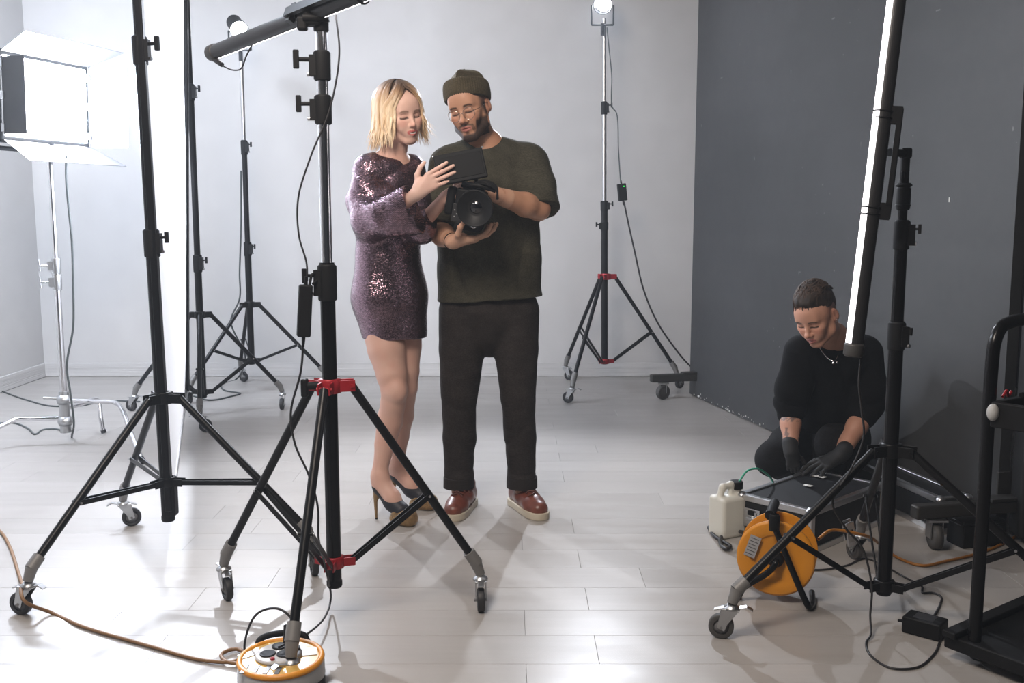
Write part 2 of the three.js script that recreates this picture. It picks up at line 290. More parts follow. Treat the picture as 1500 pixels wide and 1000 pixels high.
{
  const PW = 0.1935, PL = 1.3, gap = 0.0008, gs = [0, 1, 2, 3].map((k) => { // one plank shape per grain offset
    const g = flat(new RoundedBoxGeometry(PL - gap, 0.012, PW - gap, 1, 0.0006)), p = g.attributes.position, uv = new Float32Array(p.count * 2);
    for (let i = 0; i < p.count; i++) { uv[i * 2] = p.getX(i) / 2.6 + k * 0.31; uv[i * 2 + 1] = p.getZ(i) / 0.4 + k * 0.37; }
    g.setAttribute('uv', new THREE.BufferAttribute(uv, 2)); return g; });
  const shorten = new Map();
  let row = 0;
  for (let z = -2.7 - PW * 27 + PW / 2; z < 1.2; z += PW, row++) {
    if (z + PW / 2 < ROOM.z0 + 0.01) continue;
    const even = row % 2 === 0, start = (even ? 0.25 : 0.04) + (row % 5 === 3 ? 0.42 : 0) - PL * 4;
    for (let x = start; x < ROOM.x1; x += PL) {
      const a = Math.max(x, ROOM.x0 + 0.013), b = Math.min(x + PL, ROOM.x1); if (b - a < 0.06) continue;
      const k = Math.floor(rnd() * 4), m = new THREE.Mesh(gs[k], mPlank[Math.floor(rnd() * mPlank.length)]); m.name = 'plank'; m.castShadow = m.receiveShadow = true;
      m.position.set((a + b) / 2, -0.006, z); m.scale.x = (b - a) / PL; if (rnd() < 0.5) m.rotation.y = Math.PI; floorO.add(m);
    }
  }
}
// ---------------------------------------------------------------- light of the studio outside the frame: ceiling panels and a key softbox in front of the subjects
function areaLight(parent, at, to, w, h, intensity, color = 0xffffff) {
  const l = new THREE.RectAreaLight(color, intensity, w, h); l.position.set(...at); parent.add(l); l.lookAt(V(...to)); return l;
}
for (const [x, z] of [[-2.95, -5.3], [-0.2, -5.9]]) {
  const t = thing('ceiling_light', x < -2 ? 'cool white ceiling light panel over the big panel lamp' : 'warm white ceiling light panel before the back wall', 'ceiling light', [x, ROOM.h, z], 0, 'ceiling light panels');
  part('frame', [box(1.24, 0.06, 0.64, 0, -0.03, 0)], std(lin(0.7, 0.7, 0.7), 0.5), t);
  part('light_diffuser', box(1.2, 0.01, 0.6, 0, -0.062, 0), glow(1.5, 1.45, 1.4), t);
  const l = areaLight(t, [0, -0.075, 0], [x, 0, z], 1.2, 0.6, x < -2 ? POWER.ceilingLeft : POWER.ceiling, x < -2 ? 0xe4eeff : 0xfff1e4); l.rotation.set(-Math.PI / 2, 0, 0);
}
{
  const at = [-0.9, 3.25, -1.3], to = [0.0, 1.0, -4.7], yaw = Math.atan2(to[0] - at[0], to[2] - at[2]);
  const t = thing('key_softbox', 'large square softbox lamp hung from the ceiling over the set', 'softbox', [at[0], 0, at[2]], yaw);
  const pitch = Math.atan2(at[1] - to[1], Math.hypot(to[0] - at[0], to[2] - at[2])), q = new THREE.Euler(pitch, 0, 0);
  const body = new THREE.CylinderGeometry(0.1, 0.7, 0.4, 4, 1, true); body.rotateY(Math.PI / 4); body.rotateX(-Math.PI / 2); body.rotateY(Math.PI); body.translate(0, 0, -0.2);
  const hood = part('hood', body, std(lin(0.01, 0.01, 0.01), 0.8, 0, { side: THREE.DoubleSide }), t); hood.position.y = at[1]; hood.rotation.copy(q);
  const face = part('light_face', box(0.98, 0.98, 0.01, 0, 0, -0.01), glow(4, 3.8, 3.5), t); face.position.y = at[1]; face.rotation.copy(q);
  part('ceiling_rod', bar([0, at[1] + 0.2, -0.3], [0, ROOM.h, -0.3], 0.018), mBlack, t);
  const l = new THREE.RectAreaLight(0xfff0e2, POWER.key, 0.96, 0.96); l.position.set(0, at[1], 0); l.rotation.set(-pitch, Math.PI, 0, 'YXZ'); t.add(l); l.translateZ(-0.01);
}
// ---------------------------------------------------------------- wheeled scenery flats at the right
const PDIR = [0.2139, 0.9769], PA = [1.252, -6.915]; // the grey flat runs from its far lower corner towards the camera
const PAT = (t, off, y) => [PA[0] + PDIR[0] * t + PDIR[1] * off, y, PA[1] + PDIR[1] * t - PDIR[0] * off];
const texFlat = dataTexture(1024, 1024, (x, y) => {
  const u = x / 1024, v = y / 1024, a = fbm(u, v, 3, 3, 17, 5), st = fbm(u, v, 2, 24, 44, 3), f = fbm(u, v, 64, 64, 9, 2); let s = 118 + a * 22 + st * 7 + f * 5;
  const chip = tileNoise(u, v, 90, 90, 5); if (chip > 0.93 && tileNoise(u, v, 7, 7, 2) > 0.35) s = 200;
  return [cl(s - 1), cl(s), cl(s + 1)];
});
{
  const L = 3.15, t = thing('scenery_flat', 'tall grey painted scenery flat on wheeled steel feet', 'wall panel', [0, 0, 0]);
  const yaw = Math.atan2(PDIR[0], PDIR[1]);
  const mFlat = std(lin(0.21, 0.212, 0.217), 0.6, 0, { map: texFlat, bumpMap: bumpWall, bumpScale: 0.002 });
  const g = uvMetres(box(0.05, 3.3, L, 0.025, 1.66, L / 2), 2.2); g.rotateY(yaw); g.translate(PA[0], 0, PA[1]); part('board', g, mFlat, t);
  const chips = []; // flakes of bare white board along the lower edge
  for (let k = 0; k < 46; k++) { const s = rr(0.05, 1.9), y = Math.abs(rr(-0.02, 0.03)) + 0.012, w = rr(0.004, 0.02); const c = box(0.002, rr(0.003, 0.01), w, -0.0008, y, s); c.rotateY(yaw); c.translate(PA[0], 0, PA[1]); chips.push(c); }
  for (const [s, y] of [[2.75, 1.33], [1.7, 0.68]]) { const c = box(0.002, 0.02, 0.006, -0.0008, y, s); c.rotateY(yaw); c.translate(PA[0], 0, PA[1]); chips.push(c); }
  part('bare_chips', chips, std(lin(0.6, 0.6, 0.58), 0.8), t, 'pale chips in the paint').userData.kind = 'stuff';
  const mFoot = std(lin(0.05, 0.048, 0.045), 0.5, 0.5);
  for (const [s, o0, o1] of [[0.1, -0.33, 0.05], [3.22, -0.42, 0.6]]) {
    const f = part('foot_beam', [strut(PAT(s, o0, 0.145), PAT(s, o1, 0.145), 0.05, 0.055), strut(PAT(s, -0.1, 0.175), PAT(s, 0.05, 0.175), 0.06, 0.012)], mFoot, t, 'dark steel foot beam');
    for (const o of [o0 + 0.09, ...(o1 > 0.3 ? [o1 - 0.1] : [])]) {
      const c = PAT(s, o, 0), far = s < 1, hubs = (q, d) => { const g = lathe(far ? [[0, -0.017], [0.02, -0.017], [0.026, -0.012], [0.034, -0.012], [0.036, -0.016], [0.05, -0.014], [0.05, 0.014], [0.036, 0.016], [0.034, 0.012], [0.026, 0.012], [0.02, 0.017], [0, 0.017]] : [[0, -0.017], [0.02, -0.017], [0.05, -0.014], [0.05, 0.014], [0.02, 0.017], [0, 0.017]], 28); return far ? g.rotateX(Math.PI / 2).rotateY(0.5) : g.rotateZ(Math.PI / 2); }, wheel = hubs();
      part('caster_fork', [box(0.075, 0.008, 0.09, c[0], 0.114, c[2]), box(0.004, 0.075, 0.05, c[0] - 0.022, 0.08, c[2] + 0.01), box(0.004, 0.075, 0.05, c[0] + 0.022, 0.08, c[2] + 0.01)], mZinc, f);
      part('wheel', [wheel.translate(c[0], 0.05, c[2] + 0.018)], mGreyRubber, f);
    }
  }
  part('kick_plate', strut(PAT(3.17, -0.02, 0.22), PAT(3.17, 0.5, 0.22), 0.012, 0.09), mFoot, t);
  const b = thing('black_scenery_flat', 'black scenery flat standing at the near end of the grey flat', 'wall panel', [0, 0, 0]);
  const bg = box(0.05, 3.3, 1.2, 0.1, 1.66, L + 0.75); bg.rotateY(yaw); bg.translate(PA[0], 0, PA[1]);
  part('board', bg, std(lin(0.006, 0.006, 0.006), 0.7), b);
  part('frame_edge', strut(PAT(L + 0.09, 0.075, 0.02), PAT(L + 0.09, 0.075, 3.3), 0.12, 0.1, [0, 0, 1]), std(lin(0.007, 0.007, 0.007), 0.6), b);
}
// ---------------------------------------------------------------- wheeled light stands
function caster(parent, at, heading, o = {}) { // at: where the swivel pin stands over the floor; heading: where the wheel trails to
  const r = o.r ?? 0.038, tilt = o.tilt ?? 0, g = new THREE.Group(); g.name = 'caster'; g.position.set(at[0], 0, at[2]); g.rotation.y = heading; parent.add(g);
  const y = 0.125, wx = 0.03;
  const side = (s) => { const sh = new THREE.Shape(); sh.moveTo(-0.022, y - 0.03); sh.lineTo(0.03, y - 0.03); sh.lineTo(wx + 0.012, r); sh.lineTo(wx - 0.010, r - 0.010); sh.lineTo(wx - 0.018, r + 0.012); sh.closePath(); return new THREE.ExtrudeGeometry(sh, { depth: 0.0025, bevelEnabled: false }).translate(0, 0, s * 0.0165 - 0.00125); };
  part('fork', [side(-1), side(1), rbox(0.054, 0.006, 0.037, 0.002, 0.004, y - 0.03, 0), lathe([[0.0, 0.016], [0.012, 0.016], [0.017, 0.012], [0.024, 0.006], [0.025, 0], [0.0, 0]], 20).translate(0, y - 0.03, 0)], mZinc, g);
  part('wheel', [lathe([[r * 0.62, -0.011], [r * 0.9, -0.0115], [r, -0.008], [r, 0.008], [r * 0.9, 0.0115], [r * 0.62, 0.011], [r * 0.62, -0.011]], 28).rotateX(Math.PI / 2).translate(wx, r, 0)], o.tyre ?? mRubber, g);
  part('hub', [lathe([[0, -0.009], [r * 0.3, -0.012], [r * 0.34, -0.007], [r * 0.64, -0.007], [r * 0.64, 0.007], [r * 0.34, 0.007], [r * 0.3, 0.012], [0, 0.009]], 24).rotateX(Math.PI / 2).translate(wx, r, 0), bar([wx, r, -0.021], [wx, r, 0.021], 0.005)], mHub, g);
  part('brake_lever', [strut([-0.01, y - 0.028, 0], [-0.045, y - 0.02, 0], 0.022, 0.004), strut([-0.043, y - 0.02, 0], [-0.062, y - 0.03, 0], 0.02, 0.004), strut([0.02, y - 0.026, 0], [0.052, y - 0.036, 0], 0.02, 0.004)], mSteel, g);
  return g;
}
function knob(parent, at, dir, s = 1, mat = mBlackMatt) { // locking screw with a lobed grip
  const d = V(...dir).normalize(), e = (k) => [at[0] + d.x * k * s, at[1] + d.y * k * s, at[2] + d.z * k * s];
  const grip = strut([e(0.045)[0], e(0.045)[1] - 0.024 * s, e(0.045)[2]], [e(0.045)[0], e(0.045)[1] + 0.024 * s, e(0.045)[2]], 0.014 * s, 0.016 * s, [d.x, d.y, d.z + 1e-4]);
  return part('locking_knob', [bar(e(0), e(0.045), 0.006 * s), grip], mat, parent);
}
function lightStand(name, label, at, o) {
  const t = thing(name, label, 'light stand', [at[0], 0, at[1]]), red = o.collarMat ?? mBlack;
  o.sections.forEach(([y0, y1, r, m]) => part('pole_section', [bar([0, y0, 0], [0, y1, 0], r, r, 24)], m, t));
  part('end_cap', [lathe([[0, -0.006], [o.sections[0][2] * 0.95, -0.006], [o.sections[0][2] * 1.08, 0], [o.sections[0][2] * 1.08, 0.014], [o.sections[0][2], 0.016]], 24).translate(0, o.sections[0][0], 0)], mBlackMatt, t);
  const r0 = o.sections[0][2], up = [], low = [];
  up.push(lathe([[r0, -0.022], [r0 + 0.012, -0.02], [r0 + 0.012, 0.02], [r0, 0.022]], 24).translate(0, o.upper, 0));
  low.push(lathe([[r0, -0.018], [r0 + 0.01, -0.016], [r0 + 0.01, 0.016], [r0, 0.018]], 24).translate(0, o.lower, 0));
  const legs = [];
  o.legs.forEach((deg, i) => {
    const a = deg * Math.PI / 180, c = Math.cos(a), s = Math.sin(a), R = Array.isArray(o.reach) ? o.reach[i] : o.reach, lr = o.legR ?? 0.0135, sy = 0.15;
    const P = (r, y) => [c * r, y, s * r], side = (r, y, k) => [c * r - s * k, y, s * r + c * k];
    for (const k of [-0.017, 0.017]) { up.push(strut(side(r0, o.upper, k), side(r0 + 0.052, o.upper, k), 0.005, 0.034)); low.push(strut(side(r0, o.lower, k * 0.8), side(r0 + 0.042, o.lower, k * 0.8), 0.004, 0.026)); }
    up.push(bar(side(r0 + 0.042, o.upper, -0.023), side(r0 + 0.042, o.upper, 0.023), 0.006));
    const top = P(r0 + 0.042, o.upper), foot = P(R - 0.012, sy), f = (k) => [0, 1, 2].map((j) => top[j] + (foot[j] - top[j]) * k);
    part('leg', [bar(top, f(0.985), lr, lr, 18)], o.legMat ?? mBlack, t);
    const K = o.brace ?? 0.56, m = f(K), q = P(r0 + 0.034, o.lower), dx = 0.011;
    part('brace', [-1, 1].map((k) => strut([q[0] - s * dx * k, q[1], q[2] + c * dx * k], [m[0] - s * (dx + 0.006) * k, m[1], m[2] + c * (dx + 0.006) * k], 0.004, 0.017)).concat([bar([m[0] - s * 0.022, m[1], m[2] + c * 0.022], [m[0] + s * 0.022, m[1], m[2] - c * 0.022], 0.005)]), o.legMat ?? mBlack, t);
    part('brace_rivet', [bar([m[0] - s * 0.024, m[1], m[2] + c * 0.024], [m[0] + s * 0.024, m[1], m[2] - c * 0.024], 0.004)], mSteel, t);
    if (o.feet === false) part('rubber_foot', [bar(f(0.95), P(R + 0.02, 0.005), lr * 1.15, lr * 1.25)], mGreyRubber, t);
    else {
      part('leg_socket', [bar(f(0.93), f(1.0), lr * 1.45, lr * 1.5, 16), bar(f(0.99), P(R, 0.112), lr * 1.45, lr * 1.15, 16)], mGreySocket, t);
      caster(t, P(R, 0), (o.headings?.[i] ?? rr(0, 6.28)), o.caster);
    }
    legs.push({ top, foot });
  });
  part('upper_collar', up, red, t, o.collarMat ? 'red leg collar' : undefined); part('lower_collar', low, red, t, o.collarMat ? 'red brace collar' : undefined);
  for (const [y, h, r, dir, k] of o.clamps ?? []) {
    const c = part('locking_collar', [lathe([[r * 0.8, -h / 2], [r, -h / 2 + 0.004], [r * 1.03, h / 2 - 0.006], [r * 0.8, h / 2]], 24).translate(0, y, 0), ...(dir ? [box(0.022, h * 0.7, 0.03, dir[0] * r, y, dir[2] * r)] : [])], mBlackMatt, t);
    if (dir) { knob(c, [dir[0] * r, y + h * 0.2, dir[2] * r], dir, k ?? 1); if (h > 0.07) part('bolt', bar([dir[0] * r * 0.9, y - h * 0.3, dir[2] * r * 0.9], [dir[0] * (r + 0.02), y - h * 0.3, dir[2] * (r + 0.02)], 0.006), mSteel, c); }
  }
  if (o.lean) for (const c of t.children) if (['pole_section', 'locking_collar', 'end_cap'].includes(c.name)) c.rotation.z = o.lean;
  return t;
}
const deg = Math.PI / 180;
// the near stand with red collars that carries the level tube light
const standRed = lightStand('light_stand', 'black light stand with red collars and bright chrome upper pole, boom tube above', [-0.552, -2.972], {
  sections: [[0.13, 1.13, 0.0225, mBlackSatin], [1.13, 1.86, 0.0165, mChrome]], upper: 0.757, lower: 0.205, legs: [209, 94, 343], reach: 0.47, brace: 0.6, collarMat: mRed, legR: 0.0135,
  headings: [-1.0, 0.8, -1.5], clamps: [[1.07, 0.11, 0.028, [-0.9, 0, 0.4], 0.9], [1.575, 0.085, 0.025, [-1, 0, 0.1], 1], [1.70, 0.085, 0.025, [-0.95, 0, 0.2], 1.1], [1.83, 0.07, 0.022]],
});
part('collar_crank', [bar([-0.03, 0.76, 0.01], [-0.07, 0.76, 0.02], 0.012), rbox(0.02, 0.055, 0.03, 0.006, -0.072, 0.755, 0.02)], mBlackMatt, standRed);
// the left stand that holds the near edge of the diffusion frame
const standLeft = lightStand('light_stand', 'all black light stand holding near edge of the white diffusion frame', [-1.255, -3.527], {
  sections: [[0.165, 1.16, 0.0225, mBlackSatin], [1.16, 1.86, 0.019, mBlackSatin], [1.86, 2.7, 0.016, mBlackSatin]], upper: 0.617, lower: 0.307, legs: [121, 231.6, 10], reach: [0.56, 0.54, 0.55], brace: 0.63,
  headings: [2.9, 0.4, -1.2], lean: 0.014, clamps: [[1.17, 0.1, 0.0275, [0.95, 0, 0.3], 0.8], [1.83, 0.1, 0.025, [0.95, 0, 0.3], 1], [2.08, 0.06, 0.024, [-0.95, 0, 0.3], 0.8]],
});
lightStand('light_stand', 'slim black light stand behind the diffusion frame at its far edge', [-1.955, -6.2], {
  sections: [[0.12, 0.95, 0.0225, mBlack], [0.95, 2.0, 0.019, mBlack], [2.0, 2.9, 0.016, mBlack]], upper: 0.64, lower: 0.15, legs: [75, -25, 195], reach: 0.5, brace: 0.6, headings: [0.2, -1.5, 2.8], clamps: [[0.96, 0.11, 0.027, [0.95, 0, 0.3], 0.8], [2.0, 0.1, 0.024, [0.95, 0, 0.3], 0.8]],
});
const standFar = lightStand('light_stand', 'tall thin stand with glaring spot lamp near the back wall corner', [-1.852, -7.0], {
  sections: [[0.21, 1.0, 0.0225, mBlack], [1.0, 1.75, 0.018, mBlack], [1.75, 2.42, 0.014, mSteel]], upper: 0.63, lower: 0.235, legs: [246, -4, 126], reach: 0.52, brace: 0.6, headings: [-0.5, 0.4, 2.2], clamps: [[1.02, 0.1, 0.026, [0.9, 0, 0.3], 0.7], [1.72, 0.1, 0.023, [0.9, 0, 0.3], 0.7]],
});
const standRight = lightStand('light_stand', 'tall stand with red collars and silver upper pole before the white wall', [0.668, -7.08], {
  sections: [[0.2, 1.32, 0.0235, mBlack], [1.32, 1.99, 0.0155, mSteel], [1.99, 2.6, 0.0125, mSteel]], upper: 0.823, lower: 0.215, legs: [241, 119, 351], reach: [0.53, 0.54, 0.54], brace: 0.6, collarMat: mRed, headings: [-0.4, 2.7, 0.6], lean: 0.013,
  clamps: [[1.32, 0.07, 0.027, [0.95, 0, 0.3], 0.7], [1.18, 0.06, 0.028, [-0.95, 0, 0.3], 0.7], [1.995, 0.09, 0.021, [0.95, 0, 0.3], 0.7]],
});
const standTube = lightStand('light_stand', 'black light stand carrying the upright glowing tube beside the grey flat', [1.187, -3.05], {
  sections: [[0.075, 0.88, 0.0225, mBlackSatin], [0.88, 1.24, 0.019, mBlackSatin], [1.24, 1.4, 0.014, mBlackSatin]], upper: 0.54, lower: 0.1, legs: [161, 38, 281], reach: [0.555, 0.58, 0.5], brace: 0.62, headings: [2.9, 0.5, 1.9], caster: { tyre: mGreyRubber },
  clamps: [[0.9, 0.09, 0.026, [0.6, 0, 0.8], 0.5], [1.21, 0.09, 0.024, [0.9, 0, 0.4], 0.6], [1.32, 0.07, 0.021], [1.36, 0.012, 0.024], [1.3, 0.012, 0.023]],
});

// ---------------------------------------------------------------- tube lights
function tubeLight(name, label, a, b, faceDir, r, power) {
  const A = V(...a), B = V(...b), d = B.clone().sub(A), L = d.length(); d.normalize();
  const t = thing(name, label, 'tube light', [0, 0, 0]); t.position.copy(A);
  const f = V(...faceDir); f.addScaledVector(d, -f.dot(d)).normalize(); const s = d.clone().cross(f).normalize();
  const M = new THREE.Matrix4().makeBasis(s, d, f); // local: y along the tube, z out of the glowing face
  const half = (from, to, rad, n) => { const sh = new THREE.Shape(); for (let i = 0; i <= n; i++) { const q = from + (to - from) * i / n; sh[i ? 'lineTo' : 'moveTo'](Math.cos(q) * rad, Math.sin(q) * rad); } sh.closePath(); return sh; };
  const body = new THREE.ExtrudeGeometry(half(Math.PI * 0.86, Math.PI * 2.14, r, 22), { depth: L - 0.08, bevelEnabled: false, curveSegments: 1 }).rotateX(-Math.PI / 2).applyMatrix4(new THREE.Matrix4().makeScale(1, 1, -1)).translate(0, 0.04, 0);
  body.index ? 0 : flipFaces(body);
  const lens = new THREE.ExtrudeGeometry(half(Math.PI * 0.16, Math.PI * 0.84, r * 0.985, 14), { depth: L - 0.08, bevelEnabled: false, curveSegments: 1 }).rotateX(-Math.PI / 2).applyMatrix4(new THREE.Matrix4().makeScale(1, 1, -1)).translate(0, 0.04, 0);
  flipFaces(lens);
  part('housing', body.applyMatrix4(M), std(lin(0.03, 0.03, 0.032), 0.4, 0.4), t);
  part('light_lens', lens.applyMatrix4(M), glow(power * 0.9, power * 0.86, power * 0.88), t);
  const cap = () => lathe([[0, 0], [r * 0.9, 0], [r * 1.12, 0.006], [r * 1.12, 0.034], [r * 1.0, 0.042], [0, 0.042]], 24);
  part('end_cap', [cap().applyMatrix4(M)], std(lin(0.06, 0.058, 0.056), 0.5, 0.3), t); part('end_cap', [cap().translate(0, L - 0.042, 0).applyMatrix4(M)], std(lin(0.06, 0.058, 0.056), 0.5, 0.3), t);
  const l = new THREE.RectAreaLight(0xfff4f2, power * 1.7, r * 0.9, L - 0.1); l.position.copy(d.clone().multiplyScalar(L / 2).addScaledVector(f, r * 1.05)); l.up.copy(d); t.add(l); l.lookAt(l.position.clone().add(A).add(f)); l.quaternion.setFromRotationMatrix(new THREE.Matrix4().makeBasis(s, d, f).multiply(new THREE.Matrix4().makeRotationY(Math.PI)));
  return { t, d, f, s, L, M };
}
function flipFaces(g) { const p = g.attributes; for (const k of ['position', 'normal', 'uv']) { const a = p[k]; if (!a) continue; const n = a.itemSize; for (let i = 0; i < a.count; i += 3) for (let c = 0; c < n; c++) { const x = a.array[(i + 1) * n + c]; a.array[(i + 1) * n + c] = a.array[(i + 2) * n + c]; a.array[(i + 2) * n + c] = x; } } return g; }
const boom = tubeLight('tube_light', 'long black tube light clamped level across the top of the red-collared stand', [-1.0, 1.8, -3.4], [-0.14, 1.897, -2.53], [0.6, -0.42, -0.6], 0.024, POWER.tubeFront);
{ // rail bracket and clamp between tube and stand
  const { M, L } = boom;
  part('bracket', [box(0.03, 0.34, 0.012, 0, L * 0.56, -0.036), ...[L * 0.56 - 0.15, L * 0.56 + 0.15].map((y) => box(0.06, 0.02, 0.02, 0, y, -0.025)), ...[L * 0.56 - 0.13, L * 0.56 + 0.16].map((y) => new THREE.TorusGeometry(0.0265, 0.0035, 8, 20).rotateX(Math.PI / 2).translate(0, y, 0))].map((g) => flat(g).applyMatrix4(M)), mBlack, boom.t);
  part('label_print', [box(0.002, 0.09, 0.016, 0.0247, 0.16, -0.004)].map((g) => g.applyMatrix4(M)), std(lin(0.12, 0.12, 0.12), 0.6), boom.t);
  part('clamp_head', [rbox(0.05, 0.05, 0.05, 0.01, -0.02, 1.835, 0.01), bar([-0.045, 1.83, 0.03], [0.03, 1.83, 0.03], 0.012), rbox(0.03, 0.04, 0.03, 0.008, -0.05, 1.815, 0.02), bar([0, 1.8, 0], [0, 1.87, 0], 0.02)], mBlackMatt, standRed);
}
const upright = tubeLight('tube_light', 'upright leaning glowing white tube light in front of the crouching man', [1.033, 0.845, -2.985], [1.125, 2.04, -2.985], [-0.98, 0.05, -0.22], 0.0265, POWER.tube);
{
  const { M, L } = upright, y0 = 0.42, y1 = 0.74;
  part('bracket', [box(0.022, y1 - y0, 0.008, 0, (y0 + y1) / 2, -0.052), box(0.008, y1 - y0 - 0.08, 0.014, 0.014, (y0 + y1) / 2, -0.045), ...[y0 + 0.01, y0 + 0.03, y1 - 0.03, y1 - 0.01].map((y) => new THREE.TorusGeometry(0.0285, 0.0022, 8, 24).rotateX(Math.PI / 2).translate(0, y, 0)), ...[y0 + 0.02, y1 - 0.02].map((y) => box(0.03, 0.05, 0.034, 0, y, -0.036))].map((g) => flat(g).applyMatrix4(M)), mBlackMatt, upright.t);
  part('elbow_spigot', [bar([0, 1.38, 0], [0, 1.45, 0], 0.014), rbox(0.032, 0.032, 0.032, 0.007, 0, 1.455, 0), bar([0, 1.455, 0], [-0.065, 1.455, 0.045], 0.012)], mBlackMatt, standTube);
}

// ---------------------------------------------------------------- lamps on the two tall stands by the back wall
function spotLamp(label, at, aim, power, color) {
  const t = thing('spot_lamp', label, 'spotlight', [at[0], at[1], at[2]]);
  const d = V(...aim).sub(V(...at)).normalize(), q = new THREE.Quaternion().setFromUnitVectors(V(0, 0, 1), d), tr = (g) => flat(g).applyQuaternion(q);
  part('housing', [tr(lathe([[0, 0], [0.045, 0], [0.052, 0.02], [0.052, 0.13], [0.062, 0.15], [0.066, 0.19], [0.062, 0.19], [0.055, 0.152], [0, 0.15]], 28).rotateX(Math.PI / 2).translate(0, 0, -0.19))], mBlackMatt, t);
  part('lamp_lens', tr(lathe([[0, 0.012], [0.03, 0.009], [0.055, 0], [0, 0]], 24).rotateX(Math.PI / 2).translate(0, 0, -0.034)), glow(60, 62, 66), t);
  part('yoke', [bar([-0.075, -0.13, -0.0], [-0.075, 0.0, -0.0], 0.006), bar([0.075, -0.13, 0], [0.075, 0, 0], 0.006), bar([-0.075, -0.13, 0], [0.075, -0.13, 0], 0.006), bar([0, -0.2, 0], [0, -0.12, 0], 0.012)], mBlack, t);
  const l = new THREE.SpotLight(color, power, 0, 0.62, 0.5, 2); l.position.copy(d.clone().multiplyScalar(0.012)); l.castShadow = true; l.shadow.radius = 1.6; l.target.position.copy(d.clone().multiplyScalar(2)); t.add(l); t.add(l.target);
  return t;
}
spotLamp('small glaring spot lamp seen through haze above the level tube light', [-1.852, 2.5, -6.98], [0.3, 0.1, -3.0], POWER.spotBack, 0xf2f6ff);
spotLamp('bright hazy spot lamp atop the red-collared stand by the white wall', [0.62, 2.68, -7.05], [-0.3, 0.1, -3.1], POWER.spotRight, 0xeef4ff);

// ---------------------------------------------------------------- diffusion frame
{
  const N = [-1.248, 0.2, -3.515], F = [-1.984, 0.2, -5.95], H = 2.5, t = thing('diffusion_frame', 'large square frame stretched with glowing white diffusion cloth', 'diffuser', [0, 0, 0]);
  const tip = 0.0389, up = (p, y) => [p[0] + (p === F ? tip * (y - 0.2) : -0.014 * (y - 0.2)), y, p[2]], d = V(F[0] - N[0], 0, F[2] - N[2]).normalize(), L = Math.hypot(F[0] - N[0], F[2] - N[2]);
  part('frame_bar', strut(N, F, 0.028, 0.028), mAlu, t, 'bare aluminium lower bar'); part('frame_bar', strut(up(N, H), up(F, H), 0.028, 0.028), mBlack, t);
  part('frame_bar', strut(N, up(N, H), 0.026, 0.026, [0, 0, 1]), mBlack, t); part('frame_bar', strut(F, up(F, H), 0.05, 0.03, [0, 0, 1]), mBlack, t);
  const g = new THREE.PlaneGeometry(L - 0.03, H - 0.22, 40, 40), p = g.attributes.position;
  for (let i = 0; i < p.count; i++) { const x = p.getX(i) / (L / 2), y = p.getY(i) / ((H - 0.2) / 2); p.setZ(i, 0.045 * (1 - x * x) * Math.pow(1 - y * y, 0.6) + 0.004 * noise3(x * 3, y * 2, 5)); }
  g.rotateY(Math.atan2(-d.z, d.x)); g.translate((N[0] + F[0]) / 2, (H + 0.2) / 2, (N[2] + F[2]) / 2);
  for (let i = 0; i < p.count; i++) { const k = (p.getZ(i) - N[2]) / (F[2] - N[2]), y = p.getY(i) - 0.2; p.setX(i, p.getX(i) + y * (tip * k - 0.014 * (1 - k))); }
  g.computeVertexNormals();
  part('diffusion_cloth', g, phys({ color: lin(0.9, 0.88, 0.86), roughness: 1, transmission: 0.38, thickness: 0, side: THREE.DoubleSide, specularIntensity: 0.1 }), t, 'taut white translucent cloth');
  const c = part('corner_clamp', [rbox(0.05, 0.12, 0.045, 0.006, -1.25, 0.24, -3.53)], mBlackMatt, standLeft); c.position.set(1.255, 0, 3.527);
}
// ---------------------------------------------------------------- silver century stand with the big panel lamp
{
  const t = thing('century_stand', 'silver century stand with bent turtle legs under the big panel lamp', 'light stand', [-2.47, 0, -5.4]);
  part('pole_section', bar([0, 0.09, 0], [0, 0.92, 0], 0.0175, 0.0175, 20), mChrome, t); part('pole_section', bar([0, 0.9, 0], [0, 1.58, 0], 0.0135, 0.0135, 20), mChrome, t);
  for (const [y, k] of [[0.99, 1], [0.9, 1]]) { const c = part('locking_collar', [lathe([[0.015, -0.042], [0.024, -0.04], [0.025, 0.04], [0.015, 0.042]], 20).translate(0, y, 0), box(0.03, 0.05, 0.03, -0.02, y, 0.01)], mZinc, t); part('tee_handle', [bar([-0.03, y, 0.015], [-0.08, y, 0.02], 0.006), bar([-0.08, y - 0.03, 0.02], [-0.085, y + 0.035, 0.02], 0.007)], mChrome, c); }
  part('leg_hub', [bar([0, 0.07, 0], [0, 0.3, 0], 0.03, 0.026), lathe([[0, 0], [0.034, 0], [0.04, 0.02], [0.034, 0.05], [0, 0.05]], 20).translate(0, 0.23, 0), lathe([[0, 0], [0.034, 0], [0.04, 0.02], [0.034, 0.05], [0, 0.05]], 20).translate(0, 0.11, 0), bar([-0.03, 0.26, 0], [-0.1, 0.27, 0.03], 0.007)], mZinc, t);
  for (const [y, a, r] of [[0.25, 12, 0.62], [0.15, 172, 0.5], [0.2, 280, 0.6]]) { const c = Math.cos(a * deg), s = Math.sin(a * deg); part('leg', tube([[c * 0.03, y, s * 0.03], [c * r * 0.3, y, s * r * 0.3], [c * r * 0.5, y, s * r * 0.5], [c * r * 0.6, y - 0.02, s * r * 0.6 + 0.05], [c * r * 0.8, y * 0.45, s * r * 0.8 + 0.2], [c * r * 0.95, 0.014, s * r * 0.95 + 0.3]], 0.0125, 40, 12), mChrome, t); part('rubber_foot', bar([c * r * 0.93, 0.026, s * r * 0.93 + 0.288], [c * r * 0.97, 0.008, s * r * 0.97 + 0.31], 0.015), mRubber, t); }
}
